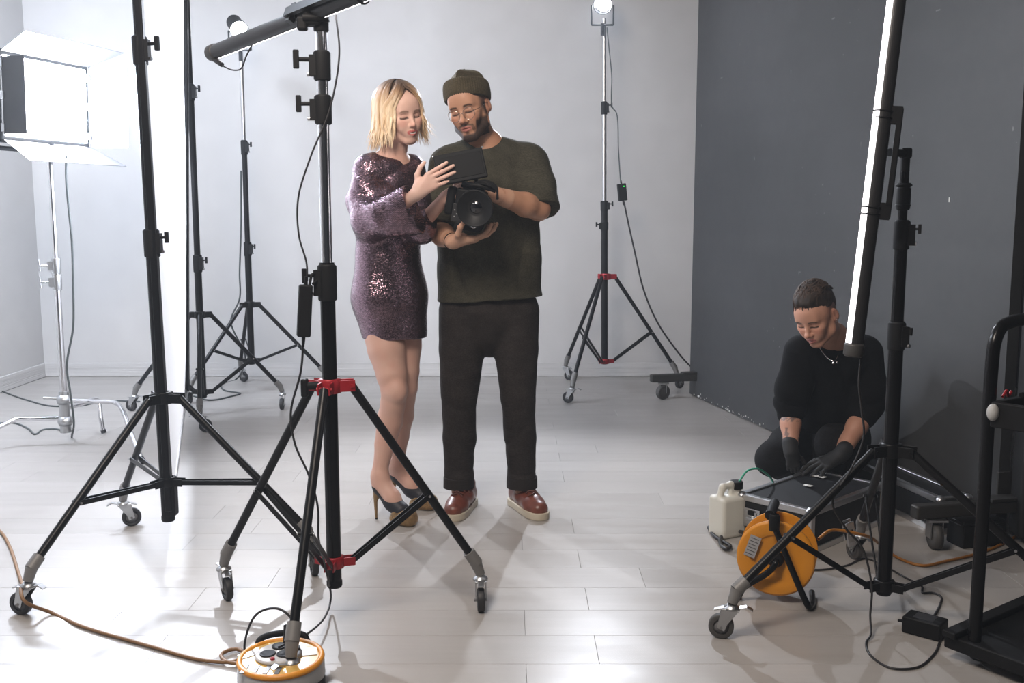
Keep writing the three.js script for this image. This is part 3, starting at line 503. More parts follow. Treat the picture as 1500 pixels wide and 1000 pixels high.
{
  const at = [-2.46, 1.86, -5.4], n = V(0.952, -0.03, 0.3).normalize(), t = thing('panel_lamp', 'big blinding rectangular panel lamp with barn doors on the silver stand', 'studio light', at);
  const up = V(0, 1, 0), s = up.clone().cross(n).normalize(), u = n.clone().cross(s), M = new THREE.Matrix4().makeBasis(s, u, n), tr = (g) => flat(g).applyMatrix4(M);
  const w = 0.58, h = 0.40;
  part('housing', [tr(rbox(w + 0.06, h + 0.06, 0.1, 0.012, 0, 0, -0.06)), tr(rbox(w * 0.7, h * 0.7, 0.08, 0.01, 0, 0, -0.14)), ...[-1, 0, 1].map((k) => tr(box(0.02, h * 0.7, 0.03, k * 0.12, 0, -0.19)))], mBlackMatt, t);
  part('light_face', tr(box(w, h, 0.008, 0, 0, -0.008)), glow(POWER.panel * 0.35, POWER.panel * 0.36, POWER.panel * 0.38), t);
  const mDoor = std(lin(0.02, 0.02, 0.022), 0.5);
  const door = (g) => part('barn_door', tr(g), mDoor, t);
  const leaf = (c) => { const g = new THREE.BufferGeometry(), P = c.map((p) => V(...p)), nn = P[1].clone().sub(P[0]).cross(P[3].clone().sub(P[0])).normalize().multiplyScalar(0.003), all = [...P, ...P.map((p) => p.clone().add(nn))]; g.setAttribute('position', new THREE.BufferAttribute(new Float32Array(all.flatMap((p) => p.toArray())), 3)); g.setIndex([0, 2, 1, 0, 3, 2, 4, 5, 6, 4, 6, 7, 0, 1, 5, 0, 5, 4, 1, 2, 6, 1, 6, 5, 2, 3, 7, 2, 7, 6, 3, 0, 4, 3, 4, 7]); const f = g.toNonIndexed(); f.computeVertexNormals(); f.setAttribute('uv', new THREE.BufferAttribute(new Float32Array(f.attributes.position.count * 2), 2)); return f; };
  const a = w / 2 + 0.02, b = h / 2 + 0.02;
  door(leaf([[-a, b, 0], [a, b, 0], [a + 0.05, b + 0.08, 0.2], [-a - 0.05, b + 0.08, 0.2]])); door(leaf([[-a, -b, 0], [a, -b, 0], [a + 0.05, -b - 0.1, 0.2], [-a - 0.05, -b - 0.1, 0.2]]));
  door(leaf([[-a, -b + 0.03, 0], [-a, b - 0.03, 0], [-a - 0.01, b - 0.03, 0.15], [-a - 0.01, -b + 0.03, 0.15]])); door(leaf([[a, -b, 0], [a, b, 0], [a + 0.07, b, 0.2], [a + 0.07, -b, 0.2]]));
  for (const k of [-1, 1]) for (const y of [0.16, 0, -0.16]) part('hinge', tr(box(0.016, 0.04, 0.02, k * (w / 2 + 0.02), y, 0)), mZinc, t);
  part('yoke', [tr(bar([-w / 2 - 0.05, 0, -0.06], [-w / 2 - 0.05, -h / 2 - 0.06, -0.06], 0.012)), tr(bar([w / 2 + 0.05, 0, -0.06], [w / 2 + 0.05, -h / 2 - 0.06, -0.06], 0.012)), tr(bar([-w / 2 - 0.05, -h / 2 - 0.06, -0.06], [w / 2 + 0.05, -h / 2 - 0.06, -0.06], 0.012)), bar([0, -0.3, 0], [0, -0.22, 0], 0.018)], mBlack, t);
  const l = new THREE.RectAreaLight(0xe2edff, POWER.panel, w, h); l.position.copy(n.clone().multiplyScalar(0.004)); l.quaternion.setFromRotationMatrix(M.clone().multiply(new THREE.Matrix4().makeRotationY(Math.PI))); t.add(l);
}
// ---------------------------------------------------------------- cables
function cable(name, label, pts, r, m, n) { return tag(part(name, tube(pts, r, n), m), label, 'cable'); }
cable('power_cable', 'brown cable curving over the floor from a wheel to the yellow cable drum', RUN_BROWN, 0.0058, mCableBrown, 160);
cable('lamp_cable', 'thin black cable hanging down the chrome pole to a power adapter', RUN_STAND, 0.0028, mCableBlack, 80);
cable('lamp_cable', 'thin black cable from hanging adapter down to the yellow cable drum', RUN_STAND_LOW, 0.0034, mCableBlack, 140);
cable('plug_cable', 'short dark cable arching up out of the yellow cable drum', RUN_ARC, 0.0034, mCableBlack, 60);
cable('power_cable', 'dark cable lying along the floor near the back left corner', RUN_BACK, 0.006, mCableGrey, 80);
cable('power_cable', 'dark cable kinking on the floor at the foot of the century stand', RUN_BACK_LOW, 0.006, mCableGrey, 60);
cable('lamp_cable', 'grey cable hanging from the panel lamp beside the silver stand', RUN_CSTAND, 0.006, mCableGrey, 90);
cable('lamp_cable', 'thin dark cable looping down the far spot lamp stand to the floor', RUN_FAR, 0.006, mCableGrey, 120);
cable('lamp_cable', 'grey cable from hazy lamp down to the green-lit adapter', RUN_RIGHT_TOP, 0.004, mCableGrey, 60);
cable('power_cable', 'black cable from green-lit adapter sweeping behind the grey flat', RUN_RIGHT_LOW, 0.006, mCableBlack, 70);
cable('lamp_cable', 'long black cable from upright tube down to the power brick on the floor', RUN_TUBE, 0.0034, mCableBlack, 180);
cable('power_cable', 'black cable wriggling from the power brick towards the stand', RUN_BRICK, 0.0036, mCableBlack, 80);
cable('power_cable', 'short black cable lying between stand foot and yellow reel', RUN_LOOP, 0.0036, mCableBlack, 60);
cable('extension_cable', 'orange extension cable running from the yellow reel across the floor', RUN_ORANGE, 0.0055, mCableOrange, 110);
cable('power_lead', 'thick black lead curling on the floor beside the white canister', RUN_CURL, 0.0075, mCableBlack, 90);
tag(part('lamp_pigtail', [tube([[-0.985, 1.775, -3.375], [-0.95, 1.755, -3.35], [-0.905, 1.735, -3.31], [-0.87, 1.735, -3.28], [-0.84, 1.77, -3.24], [-0.80, 1.815, -3.2]], 0.0025, 50), bar([-0.99, 1.783, -3.38], [-0.95, 1.757, -3.35], 0.008)], mCableBlack), 'short black cable dangling under left end of the level tube', 'cable');
// ---------------------------------------------------------------- adapters
function adapter(label, at, size, rot, led) {
  const t = thing('power_adapter', label, 'adapter', at); t.rotation.set(...rot);
  part('case', rbox(...size, 0.006), mBlackMatt, t); part('cable_boot', bar([0, -size[1] / 2, 0], [0, -size[1] / 2 - 0.03, 0], 0.006, 0.004), mBlack, t); part('cable_boot', bar([0, size[1] / 2, 0], [0, size[1] / 2 + 0.025, 0], 0.006, 0.004), mBlack, t);
  if (led) part('indicator_led', box(0.012, 0.006, 0.003, 0.012, size[1] / 2 - 0.02, size[2] / 2), glow(0.05, 2.2, 0.25), t);
  return t;
}
const hung = adapter('long black power adapter hanging from the red-collared stand', [-0.612, 0.99, -2.925], [0.04, 0.155, 0.03], [0, 0.3, -0.07]);
part('strap', [tube([[0.01, 0.075, 0], [0.02, 0.11, -0.01], [0.04, 0.1, -0.02], [0.02, 0.08, 0]], 0.004, 24)], mBlackMatt, hung);
adapter('small black adapter with green light hanging from a cable by the wall', [0.772, 1.415, -7.05], [0.06, 0.12, 0.035], [0, 0.2, 0.12], true);
{
  const t = thing('power_brick', 'black power brick lying on the floor in front of the stand', 'adapter', [1.262, 0, -2.905], 0.85);
  part('case', rbox(0.075, 0.052, 0.115, 0.006, 0, 0.027, 0), mBlackMatt, t); part('cable_boot', bar([0.01, 0.02, -0.057], [0.012, 0.015, -0.085], 0.006, 0.004), mBlack, t); part('cable_boot', bar([0.02, 0.02, 0.057], [0.022, 0.012, 0.08], 0.006, 0.004), mBlack, t);
  part('rating_plate', box(0.05, 0.001, 0.06, 0, 0.0532, 0), std(lin(0.02, 0.02, 0.022), 0.4), t);
}
// ---------------------------------------------------------------- yellow cable drum with sockets, in front of the red-collared stand
{
  const t = thing('cable_drum', 'flat yellow cable drum with round black sockets under the front stand wheel', 'cable drum', [-0.618, 0, -2.53], 0.2);
  part('base', [rbox(0.23, 0.05, 0.24, 0.012, 0, 0.026, 0.01), rbox(0.16, 0.045, 0.06, 0.01, 0, 0.03, 0.13)], mBlackMatt, t);
  part('side_shell', [new THREE.CylinderGeometry(0.112, 0.116, 0.045, 40).scale(1, 1, 1.06).translate(0, 0.072, 0)], std(lin(0.42, 0.42, 0.42), 0.25), t, 'clear grey plastic shell');
  part('yellow_rim', [new THREE.TorusGeometry(0.107, 0.0085, 12, 56).rotateX(Math.PI / 2).scale(1, 1, 1.06).translate(0, 0.096, 0)], mYellow, t, 'yellow rim');
  part('top_disc', [new THREE.CylinderGeometry(0.103, 0.103, 0.01, 48).scale(1, 1, 1.06).translate(0, 0.094, 0)], std(lin(0.5, 0.3, 0.07), 0.25), t);
  for (const x of [-0.075, -0.045, -0.015, 0.015]) part('stripe', box(0.012, 0.002, 0.05, x, 0.1, 0.075).rotateY(-0.25), std(lin(0.09, 0.085, 0.08), 0.4), t, 'dark printed stripe');
  for (const g of [box(0.05, 0.002, 0.05, 0.07, 0.1, -0.02), box(0.06, 0.002, 0.03, -0.055, 0.1, -0.07).rotateY(0.5)]) part('grey_panel', g, std(lin(0.4, 0.39, 0.37), 0.3), t);
  part('socket_plate', lathe([[0, 0.012], [0.056, 0.012], [0.062, 0.006], [0.062, 0], [0, 0]], 40).translate(-0.006, 0.098, -0.012), std(lin(0.48, 0.47, 0.46), 0.3), t, 'grey socket plate');
  for (const [x, z] of [[-0.03, 0.006], [0.0, -0.036], [0.014, 0.016], [0.034, -0.016]]) part('socket', lathe([[0.0, 0.003], [0.0165, 0.003], [0.019, 0.005], [0.021, 0.004], [0.021, 0]], 24).translate(x - 0.004, 0.1095, z - 0.008), std(lin(0.006, 0.006, 0.006), 0.6), t);
  part('reset_button', [bar([-0.02, 0.109, 0.036], [-0.02, 0.116, 0.036], 0.006)], mRed, t, 'small red reset button');
  part('plug', [bar([0.02, 0.108, -0.06], [0.018, 0.15, -0.09], 0.016, 0.012), bar([0.03, 0.11, -0.024], [0.02, 0.15, -0.05], 0.014, 0.009)], mBlackMatt, t);
  part('handle', tube([[-0.07, 0.05, -0.12], [-0.06, 0.09, -0.15], [0.06, 0.09, -0.15], [0.07, 0.05, -0.12]], 0.009, 30), mBlackMatt, t);
}
// ---------------------------------------------------------------- big yellow reel on a black tube frame
{
  const t = thing('cable_reel', 'large yellow plastic cable reel in a black tubular frame', 'cable reel', [0.885, 0, -3.2], -0.36), R = 0.126, cy = 0.152;
  const flange = (z, s) => lathe([[0.02, 0], [R * 0.62, 0.003], [R * 0.66, 0.010], [R * 0.93, 0.012], [R, 0.006], [R, -0.004], [R * 0.9, 0.002], [0.02, -0.004]], 56).rotateX(Math.PI / 2 * s).translate(0, cy, z);
  part('flange', flange(0.052, 1), mYellow, t); part('flange', flange(-0.052, -1), mYellow, t);
  part('wound_cable', new THREE.CylinderGeometry(0.088, 0.088, 0.094, 40).rotateX(Math.PI / 2).translate(0, cy, 0), mCableOrange, t, 'wound orange cable');
  part('hub', [lathe([[0, 0.02], [0.02, 0.02], [0.026, 0.012], [0.028, 0], [0, 0]], 28).rotateX(Math.PI / 2).translate(0, cy, 0.058)], mBlackMatt, t);
  const z = 0.085, b = 0.0105;
  part('frame_tube', tube([[0, cy, 0.06], [0.004, cy - 0.006, z], [-0.02, cy - 0.04, z], [-0.095, 0.05, z], [-0.112, 0.018, z - 0.005], [-0.12, 0.012, 0.05], [-0.12, 0.012, -0.06], [-0.112, 0.02, -z], [-0.02, 0.15, -z], [0, cy, -0.06]], b, 80, 12), mBlackSatin, t);
  part('frame_tube', tube([[0.112, 0.012, -0.05], [0.12, 0.012, 0.05], [0.112, 0.018, z + 0.008], [0.1, 0.04, z + 0.012], [-0.008, 0.285, z + 0.012], [-0.02, 0.305, z - 0.01]], b, 70, 12), mBlackSatin, t);
  part('grip', [bar([-0.02, 0.305, z + 0.004], [-0.02, 0.305, -0.06], 0.0165), lathe([[0, 0], [0.017, 0.002], [0.018, 0.05], [0.013, 0.056]], 20).translate(-0.004, 0.258, z + 0.012)], mBlackMatt, t);
  const rp = box(0.036, 0.074, 0.0015, 0, 0, 0); rp.rotateZ(-0.3); rp.translate(-0.074, cy + 0.035, 0.0655); part('rating_label', rp, std(lin(0.33, 0.33, 0.34), 0.5), t, 'grey rating label');
  const lines = []; for (let k = 0; k < 6; k++) lines.push(box(0.026, 0.0025, 0.0008, rr(-0.002, 0.002), 0.028 - k * 0.011, 0)); part('label_print', lines.map((g) => g.rotateZ(-0.3).translate(-0.074, cy + 0.035, 0.0665)), std(lin(0.08, 0.08, 0.08), 0.6), t);
}
// ---------------------------------------------------------------- flight cases
function flightCase(label, at, turn, w, h, d, o = {}) {
  const t = thing('flight_case', label, 'flight case', at, turn), e = 0.024, board = phys({ color: lin(0.011, 0.012, 0.014), roughness: 0.55, specularIntensity: 0.5 });
  part('body', box(w - 0.012, h - 0.012, d - 0.012, 0, h / 2, 0), board, t);
  const ed = []; for (const y of [e / 2, h - e / 2]) { for (const z of [-d / 2, d / 2]) ed.push(rbox(w, e, 0.008, 0.003, 0, y, z - Math.sign(z) * 0.003), rbox(w, 0.008, e, 0.003, 0, y > h / 2 ? h - 0.003 : 0.003, z - Math.sign(z) * e / 2)); for (const x of [-w / 2, w / 2]) ed.push(rbox(0.008, e, d, 0.003, x - Math.sign(x) * 0.003, y, 0), rbox(e, 0.008, d, 0.003, x - Math.sign(x) * e / 2, y > h / 2 ? h - 0.003 : 0.003, 0)); }
  for (const x of [-w / 2, w / 2]) for (const z of [-d / 2, d / 2]) ed.push(rbox(0.008, h, e, 0.003, x - Math.sign(x) * 0.003, h / 2, z - Math.sign(z) * e / 2), rbox(e, h, 0.008, 0.003, x - Math.sign(x) * e / 2, h / 2, z - Math.sign(z) * 0.003));
  part('edge_rails', ed, mAlu, t, 'aluminium edge rails');
  for (const x of [-1, 1]) for (const y of [0, 1]) for (const z of [-1, 1]) part('ball_corner', new THREE.SphereGeometry(0.019, 16, 12).scale(1.15, 1.15, 1.15).translate(x * (w / 2 - 0.013), y ? h - 0.014 : 0.017, z * (d / 2 - 0.013)), mSteel, t);
  for (const [x, y] of o.latches ?? []) { const l = part('latch', [rbox(0.075, 0.075, 0.006, 0.004, x, y, d / 2 + 0.002), rbox(0.05, 0.055, 0.01, 0.003, x, y, d / 2 + 0.004)], mSteel, t); part('latch_turn', [rbox(0.034, 0.012, 0.016, 0.003, x, y, d / 2 + 0.013), bar([x, y, d / 2], [x, y, d / 2 + 0.02], 0.009)], mZinc, l); part('latch_recess', box(0.03, 0.018, 0.002, x, y + 0.022, d / 2 + 0.0095), mBlackMatt, l); }
  for (const [x, z, ww, dd] of o.stickers ?? []) part('paper_label', box(ww, 0.001, dd, x, h + 0.0015, z).rotateY(0), std(lin(0.62, 0.62, 0.6), 0.7), t, 'small white paper label');
  return t;
}
// front face (with the latches) looks towards the canister and camera: local +z
const caseAng = Math.atan2(-0.73, 0.68);
flightCase('black flight case with silver edges lying under the gloved hands', [1.214, 0, -3.915], caseAng, 0.33, 0.172, 0.56, { latches: [[-0.095, 0.085], [0.035, 0.085]], stickers: [[-0.03, -0.02, 0.035, 0.022], [-0.07, -0.18, 0.05, 0.03]] });
flightCase('low black flight case with silver rails against the grey flat', [1.69, 0, -4.24], 0.2155, 0.15, 0.15, 0.78);
{
  const t = thing('equipment_crate', 'small dark crate tucked under the steel beam of the grey flat', 'crate', [1.8, 0, -3.74], 0.2155);
  part('body', rbox(0.18, 0.09, 0.1, 0.005, 0, 0.046, 0), mBlackMatt, t); part('lid', rbox(0.186, 0.014, 0.106, 0.004, 0, 0.098, 0), mBlack, t);
}
// ---------------------------------------------------------------- fluid canister and hose
{
  const t = thing('fluid_canister', 'white translucent plastic canister with black cap beside flight case', 'canister', [0.86, 0, -3.845], 0.5);
  const F = new Field(); const bx = (c, r, k, op = 1) => F.p.push({ k, op, d: (x, y, z) => { const a = Math.abs(x - c[0]) - r[0] + 0.014, b = Math.abs(y - c[1]) - r[1] + 0.014, e = Math.abs(z - c[2]) - r[2] + 0.014; return Math.hypot(Math.max(a, 0), Math.max(b, 0), Math.max(e, 0)) + Math.min(Math.max(a, b, e), 0) - 0.014; } });
  bx([0, 0.082, 0], [0.062, 0.082, 0.048], 0.01); F.grow([0, 0.1, 0], 0.12);
  F.cone([-0.045, 0.16, 0], [-0.03, 0.2, 0], 0.014, 0.013, 0.012).cone([-0.03, 0.2, 0], [0.012, 0.205, 0], 0.013, 0.012, 0.01).cone([0.012, 0.205, 0], [0.012, 0.16, 0], 0.012, 0.013, 0.012).cone([0.04, 0.15, 0], [0.04, 0.185, 0], 0.022, 0.019, 0.012);
  part('body', F.mesh(0.004), phys({ color: lin(0.78, 0.77, 0.7), roughness: 0.4, transmission: 0.25, thickness: 0 }), t);
  part('screw_cap', [lathe([[0, 0.03], [0.024, 0.03], [0.026, 0.026], [0.026, 0], [0, 0]], 24).translate(0.04, 0.186, 0)], mBlackMatt, t, 'ribbed black cap');
  tag(part('fluid_hose', tube([[0.905, 0.215, -3.86], ...RUN_HOSE.slice(1)], 0.0042, 40), std(lin(0.02, 0.32, 0.2), 0.4)), 'thin green hose from canister cap into the flight case', 'hose');
}
// ---------------------------------------------------------------- clip on the cables
{
  const t = thing('spring_clip', 'small silver clip hanging on cables by the stand leg', 'clip', [1.225, 0.13, -3.5]); t.rotation.set(0.2, 0.3, 0.25);
  part('jaw', [rbox(0.035, 0.085, 0.006, 0.003, 0, 0, 0.01), rbox(0.03, 0.03, 0.01, 0.003, 0, -0.05, 0.004)], mSteel, t); part('jaw', rbox(0.035, 0.085, 0.006, 0.003, 0, 0, -0.01), mSteel, t); part('pivot', [bar([-0.02, 0, 0], [0.02, 0, 0], 0.009), box(0.014, 0.016, 0.004, 0, 0.002, 0.014)], mBlack, t);
}
// ---------------------------------------------------------------- equipment cart at the right edge
{
  const t = thing('equipment_cart', 'black tubular equipment cart with flat base and side tray', 'cart', [1.312, 0, -2.69], 0.62);
  part('deck', [rbox(0.74, 0.04, 0.55, 0.006, 0.34, 0.055, 0.2), strut([-0.05, 0.085, -0.05], [0.71, 0.085, -0.05], 0.04, 0.02)], mBlackMatt, t);
  part('upright', [tube([[0, 0.06, 0], [0, 0.5, 0], [0, 0.86, 0], [0.008, 0.93, -0.0], [0.035, 0.965, 0], [0.09, 0.978, 0], [0.3, 0.978, 0], [0.6, 0.978, 0], [0.65, 0.965, 0], [0.68, 0.93, 0], [0.68, 0.86, 0], [0.68, 0.06, 0]], 0.0175, 120, 16)], mBlackSatin, t, 'bent black handle tube');
  part('tray', [rbox(0.66, 0.07, 0.02, 0.004, 0.31, 0.735, 0.028), rbox(0.66, 0.012, 0.3, 0.004, 0.31, 0.705, 0.17), rbox(0.02, 0.07, 0.3, 0.004, -0.02, 0.735, 0.17)], mBlackMatt, t);
  part('tray_bolt', [bar([0.05, 0.735, 0.038], [0.05, 0.735, 0.044], 0.007)], mSteel, t); part('bumper', new THREE.SphereGeometry(0.02, 16, 12).scale(0.8, 1.2, 0.8).translate(-0.035, 0.742, 0.03), std(lin(0.4, 0.4, 0.39), 0.5), t, 'pale grey bumper');
  part('cable_tie', [tube([[0.01, 0.78, 0.03], [0.03, 0.795, 0.03], [0.04, 0.778, 0.03], [0.055, 0.79, 0.03]], 0.004, 24)], mRed, t, 'bit of red tape'); part('rod', bar([0.05, 0.785, 0.06], [0.5, 0.795, 0.06], 0.007), mBlack, t);
  for (const [x, z] of [[0.05, -0.02], [0.64, -0.02], [0.05, 0.42], [0.64, 0.42]]) { part('wheel', new THREE.CylinderGeometry(0.018, 0.018, 0.026, 24).rotateZ(Math.PI / 2).translate(x, 0.018, z), mRubber, t); }
}
// ---------------------------------------------------------------- people
const vadd = (a, b, k = 1) => [a[0] + b[0] * k, a[1] + b[1] * k, a[2] + b[2] * k], vmix = (a, b, t) => [a[0] + (b[0] - a[0]) * t, a[1] + (b[1] - a[1]) * t, a[2] + (b[2] - a[2]) * t];
const vnorm = (a) => { const l = Math.hypot(...a); return [a[0] / l, a[1] / l, a[2] / l]; }, vdot = (a, b) => a[0] * b[0] + a[1] * b[1] + a[2] * b[2], vcross = (a, b) => [a[1] * b[2] - a[2] * b[1], a[2] * b[0] - a[0] * b[2], a[0] * b[1] - a[1] * b[0]];
const ortho = (u, d) => vnorm(vadd(u, d, -vdot(u, d)));
const mixc = (a, b, t) => [a[0] + (b[0] - a[0]) * t, a[1] + (b[1] - a[1]) * t, a[2] + (b[2] - a[2]) * t];
const mSkin = phys({ color: 0xffffff, vertexColors: true, roughness: 0.5, specularIntensity: 0.7, sheen: 0.05, sheenRoughness: 0.5, sheenColor: lin(0.6, 0.3, 0.2) });

// head in its own axes: +z looks ahead, +y up, +x to the person's left; about 0.245 m from chin to crown
function headField(o) {
  const F = new Field(), f = o.female ? 1 : 0, j = f ? 0.9 : 1;
  F.ell([0, 0.036, -0.018], [0.0755, 0.094, 0.098], 0.02);
  F.ell([0, 0.02, 0.03], [0.066, 0.07, 0.06], 0.03);
  F.ell([0, -0.045, 0.03], [0.056 * j, 0.07, 0.056], 0.03);
  for (const s of [-1, 1]) {
    F.cone([s * 0.054 * j, -0.04, -0.004], [s * 0.05 * j, -0.068, 0.016], 0.018, 0.02, 0.025);
    F.cone([s * 0.05 * j, -0.068, 0.014], [s * 0.014, -0.1, 0.066], 0.02, 0.017, 0.022);
    F.ell([s * 0.042, -0.02, 0.064], [0.022, 0.018, 0.02], 0.02);
    F.ell([s * 0.03, -0.045, 0.068], [0.022, 0.024, 0.02], 0.02);
  }
  F.ell([0, -0.1, 0.07], [0.02, 0.015, 0.017], 0.018);
  F.cone([-0.038, 0.024, 0.074], [0.038, 0.024, 0.074], 0.013 - f * 0.003, 0.013 - f * 0.003, 0.018);
  F.ell([0, 0.05, 0.062], [0.05, 0.035, 0.028], 0.02);
  for (const s of [-1, 1]) F.ell([s * 0.0315, 0.001, 0.096], [0.02, 0.0125, 0.018], 0.012, -1);
  for (const s of [-1, 1]) { F.ell([s * 0.031, 0.0, 0.0725], [0.0155, 0.0125, 0.013], 0.004); F.cone([s * 0.018, 0.003, 0.084], [s * 0.046, 0.004, 0.072], 0.003, 0.003, 0.006); }
  const nz = f ? 0.104 : 0.109;
  F.cone([0, 0.014, 0.083], [0, -0.028, nz - 0.004], 0.0075, 0.0095 - f * 0.001, 0.012);
  F.ell([0, -0.033, nz], [0.0115 - f * 0.0015, 0.0105, 0.012], 0.008);
  for (const s of [-1, 1]) { F.ell([s * (0.0125 - f * 0.002), -0.037, nz - 0.012], [0.008, 0.0075, 0.011], 0.006); F.ell([s * 0.006, -0.0435, nz - 0.004], [0.0035, 0.003, 0.005], 0.003, -1); }
  F.ell([0, -0.066, 0.078], [0.03, 0.024, 0.02], 0.015);
  const lw = o.smile ? 0.0225 : 0.0195, lc = o.smile ? -0.0615 : -0.0648, lz = o.smile ? 0.087 : 0.0895, lp = o.smile ? 0.0955 : 0.0968;
  for (const s of [-1, 1]) { F.cone([s * lw, lc, lz], [s * 0.005, -0.0602, lp], 0.0028, 0.0046 + (f ? 0.0006 : 0), 0.005); F.cone([s * lw * 0.86, lc - 0.0065, lz], [0, -0.0735 - (o.smile ? 0.0015 : 0), lp - 0.0005], 0.0034, 0.006, 0.005); }
  F.ell([0, -0.0668 - (o.smile ? 0.0012 : 0), 0.104], [o.smile ? 0.0185 : 0.022, o.smile ? 0.0032 : 0.0014, 0.0115], 0.003, -1);
  for (const s of [-1, 1]) {
    const B = [[1, 0, 0.35 * s], [0, 1, 0.2], [-0.35 * s, -0.2, 1]].map(vnorm);
    F.ell([s * 0.079, -0.006, -0.012], [0.0085, 0.031, 0.019], 0.006, 1, B); F.ell([s * 0.075, -0.022, -0.006], [0.01, 0.015, 0.011], 0.006);
    F.ell([s * 0.0885, -0.004, -0.008], [0.006, 0.018, 0.0095], 0.005, -1, B);
  }
  if (o.beard) { for (const s of [-1, 1]) { F.cone([s * 0.064, -0.02, 0.006], [s * 0.054, -0.07, 0.022], 0.012, 0.018, 0.014).cone([s * 0.054, -0.07, 0.022], [s * 0.016, -0.106, 0.068], 0.019, 0.02, 0.014); } F.ell([0, -0.108, 0.07], [0.024, 0.016, 0.019], 0.012); }
  const nb = o.neckTo; F.cone([0, -0.03, -0.03], vmix([0, -0.03, -0.03], nb, 0.55), o.neckR, o.neckR * 0.97, 0.03).cone(vmix([0, -0.03, -0.03], nb, 0.55), nb, o.neckR * 0.97, o.neckR * 1.12, 0.03);
  return F;
}
function headColor(o) {
  return (x, y, z) => {
    const ax = Math.abs(x), n1 = noise3(x * 90, y * 90, z * 90), n2 = noise3(x * 26 + 7, y * 26, z * 26); let c = o.skin.map((v, i) => v * (1 + 0.05 * n2 + 0.03 * n1 + (i ? 0 : 0.02)));
    const red = Math.max(smooth(0.024, 0.008, Math.hypot(ax - 0.042, (y + 0.026))) * (z > 0.03 ? 1 : 0), smooth(0.016, 0.006, Math.hypot(x, y + 0.034)) * (z > 0.09 ? 1 : 0), ax > 0.074 ? 0.9 : 0);
    c = mixc(c, o.flush, 0.5 * red);
    if (z > 0.045) {
      const bx = (ax - 0.032) / 0.02, by = y - (0.0205 + 0.0035 * (1 - bx * bx) - (ax > 0.04 ? (ax - 0.04) * 0.25 : 0)); // brows
      if (Math.abs(bx) < 1.05) c = mixc(c, o.brow, smooth(0.0052, 0.0022, Math.abs(by)) * smooth(1.05, 0.75, Math.abs(bx)) * (o.browStrength ?? 0.9));
      const ex = (ax - 0.031) / 0.017, ey = y - (-0.0048 - 0.002 * (1 - ex * ex)); // lash line of the lowered lids
      if (Math.abs(ex) < 1.05 && z > 0.06) { c = mixc(c, o.lash, smooth(0.0044, 0.0016, Math.abs(ey)) * 0.95); if (y > -0.004 && y < 0.012) c = mixc(c, o.lid, 0.4 * smooth(1, 0.6, Math.abs(ex))); }
      const lx = x / (o.smile ? 0.0265 : 0.0232), ly = (y + 0.067 - (o.smile ? 4.5 * x * x : 0)) / 0.0122, lip = lx * lx + ly * ly; // lips
      if (lip < 1.2 && z > 0.076) { c = mixc(c, o.lip, smooth(1.15, 0.8, lip)); const gap = y + 0.0665; if (o.smile) { if (ax < 0.0165 && Math.abs(gap + 0.001) < 0.0036) c = [0.62, 0.58, 0.54]; } else if (Math.abs(gap) < 0.0016 && ax < 0.021) c = mixc(c, [0.06, 0.02, 0.018], 0.7); }
    }
    if (o.beard) {
      const yl = -0.093 + 0.105 * smooth(0.024, 0.072, ax), stub = 0.5 + 0.5 * noise3(x * 420, y * 420, z * 420);
      let b = smooth(0.006, -0.004, y - yl) * smooth(-0.022, -0.004, z) * smooth(-0.145, -0.122, y) * (y < -0.12 && z < 0.035 ? 0.3 : 1) * (ax > 0.077 ? 0 : 1);
      b *= y > -0.05 ? Math.max(smooth(0.034, 0.016, z), 1 - smooth(-0.05, -0.03, y)) : 1;
      b = Math.max(b, smooth(0.006, 0.002, Math.abs(y + 0.0525 + 0.25 * Math.max(0, ax - 0.012))) * (ax < 0.034 ? 1 : 0) * (z > 0.08 ? 0.85 : 0), (ax > 0.024 && ax < 0.034 && y < -0.055 && y > -0.09 ? 0.6 : 0), ax < 0.007 && y < -0.082 && y > -0.095 ? 0.6 : 0);
      c = mixc(c, o.beard, clamp01(b * (0.86 + 0.14 * stub)));
      if (y > 0.0 && ax > 0.055 && z < 0.05 && z > -0.02 && y < 0.05 && ax < 0.0775) c = mixc(c, o.beard, 0.65 * smooth(0.055, 0.068, ax) * smooth(0.055, 0.03, z)); // short hair at the temples
    }
    if (o.fade) { const k = smooth(-0.05, 0.03, y + 0.55 * Math.max(0, -z - 0.03)) * smooth(0.03, -0.01, z) * (ax > 0.079 ? 0 : 1); c = mixc(c, o.fade, 0.75 * k * smooth(0.045, 0.068, Math.max(ax, -z * 0.75))); }
    return c;
  };
}
function pose(at, yaw, pitch, roll, scale = 1) { return new THREE.Matrix4().compose(V(...at), new THREE.Quaternion().setFromEuler(new THREE.Euler(pitch, yaw, roll, 'YXZ')), V(scale, scale, scale)); }
const toLocal = (M, p) => V(...p).applyMatrix4(M.clone().invert()).toArray();

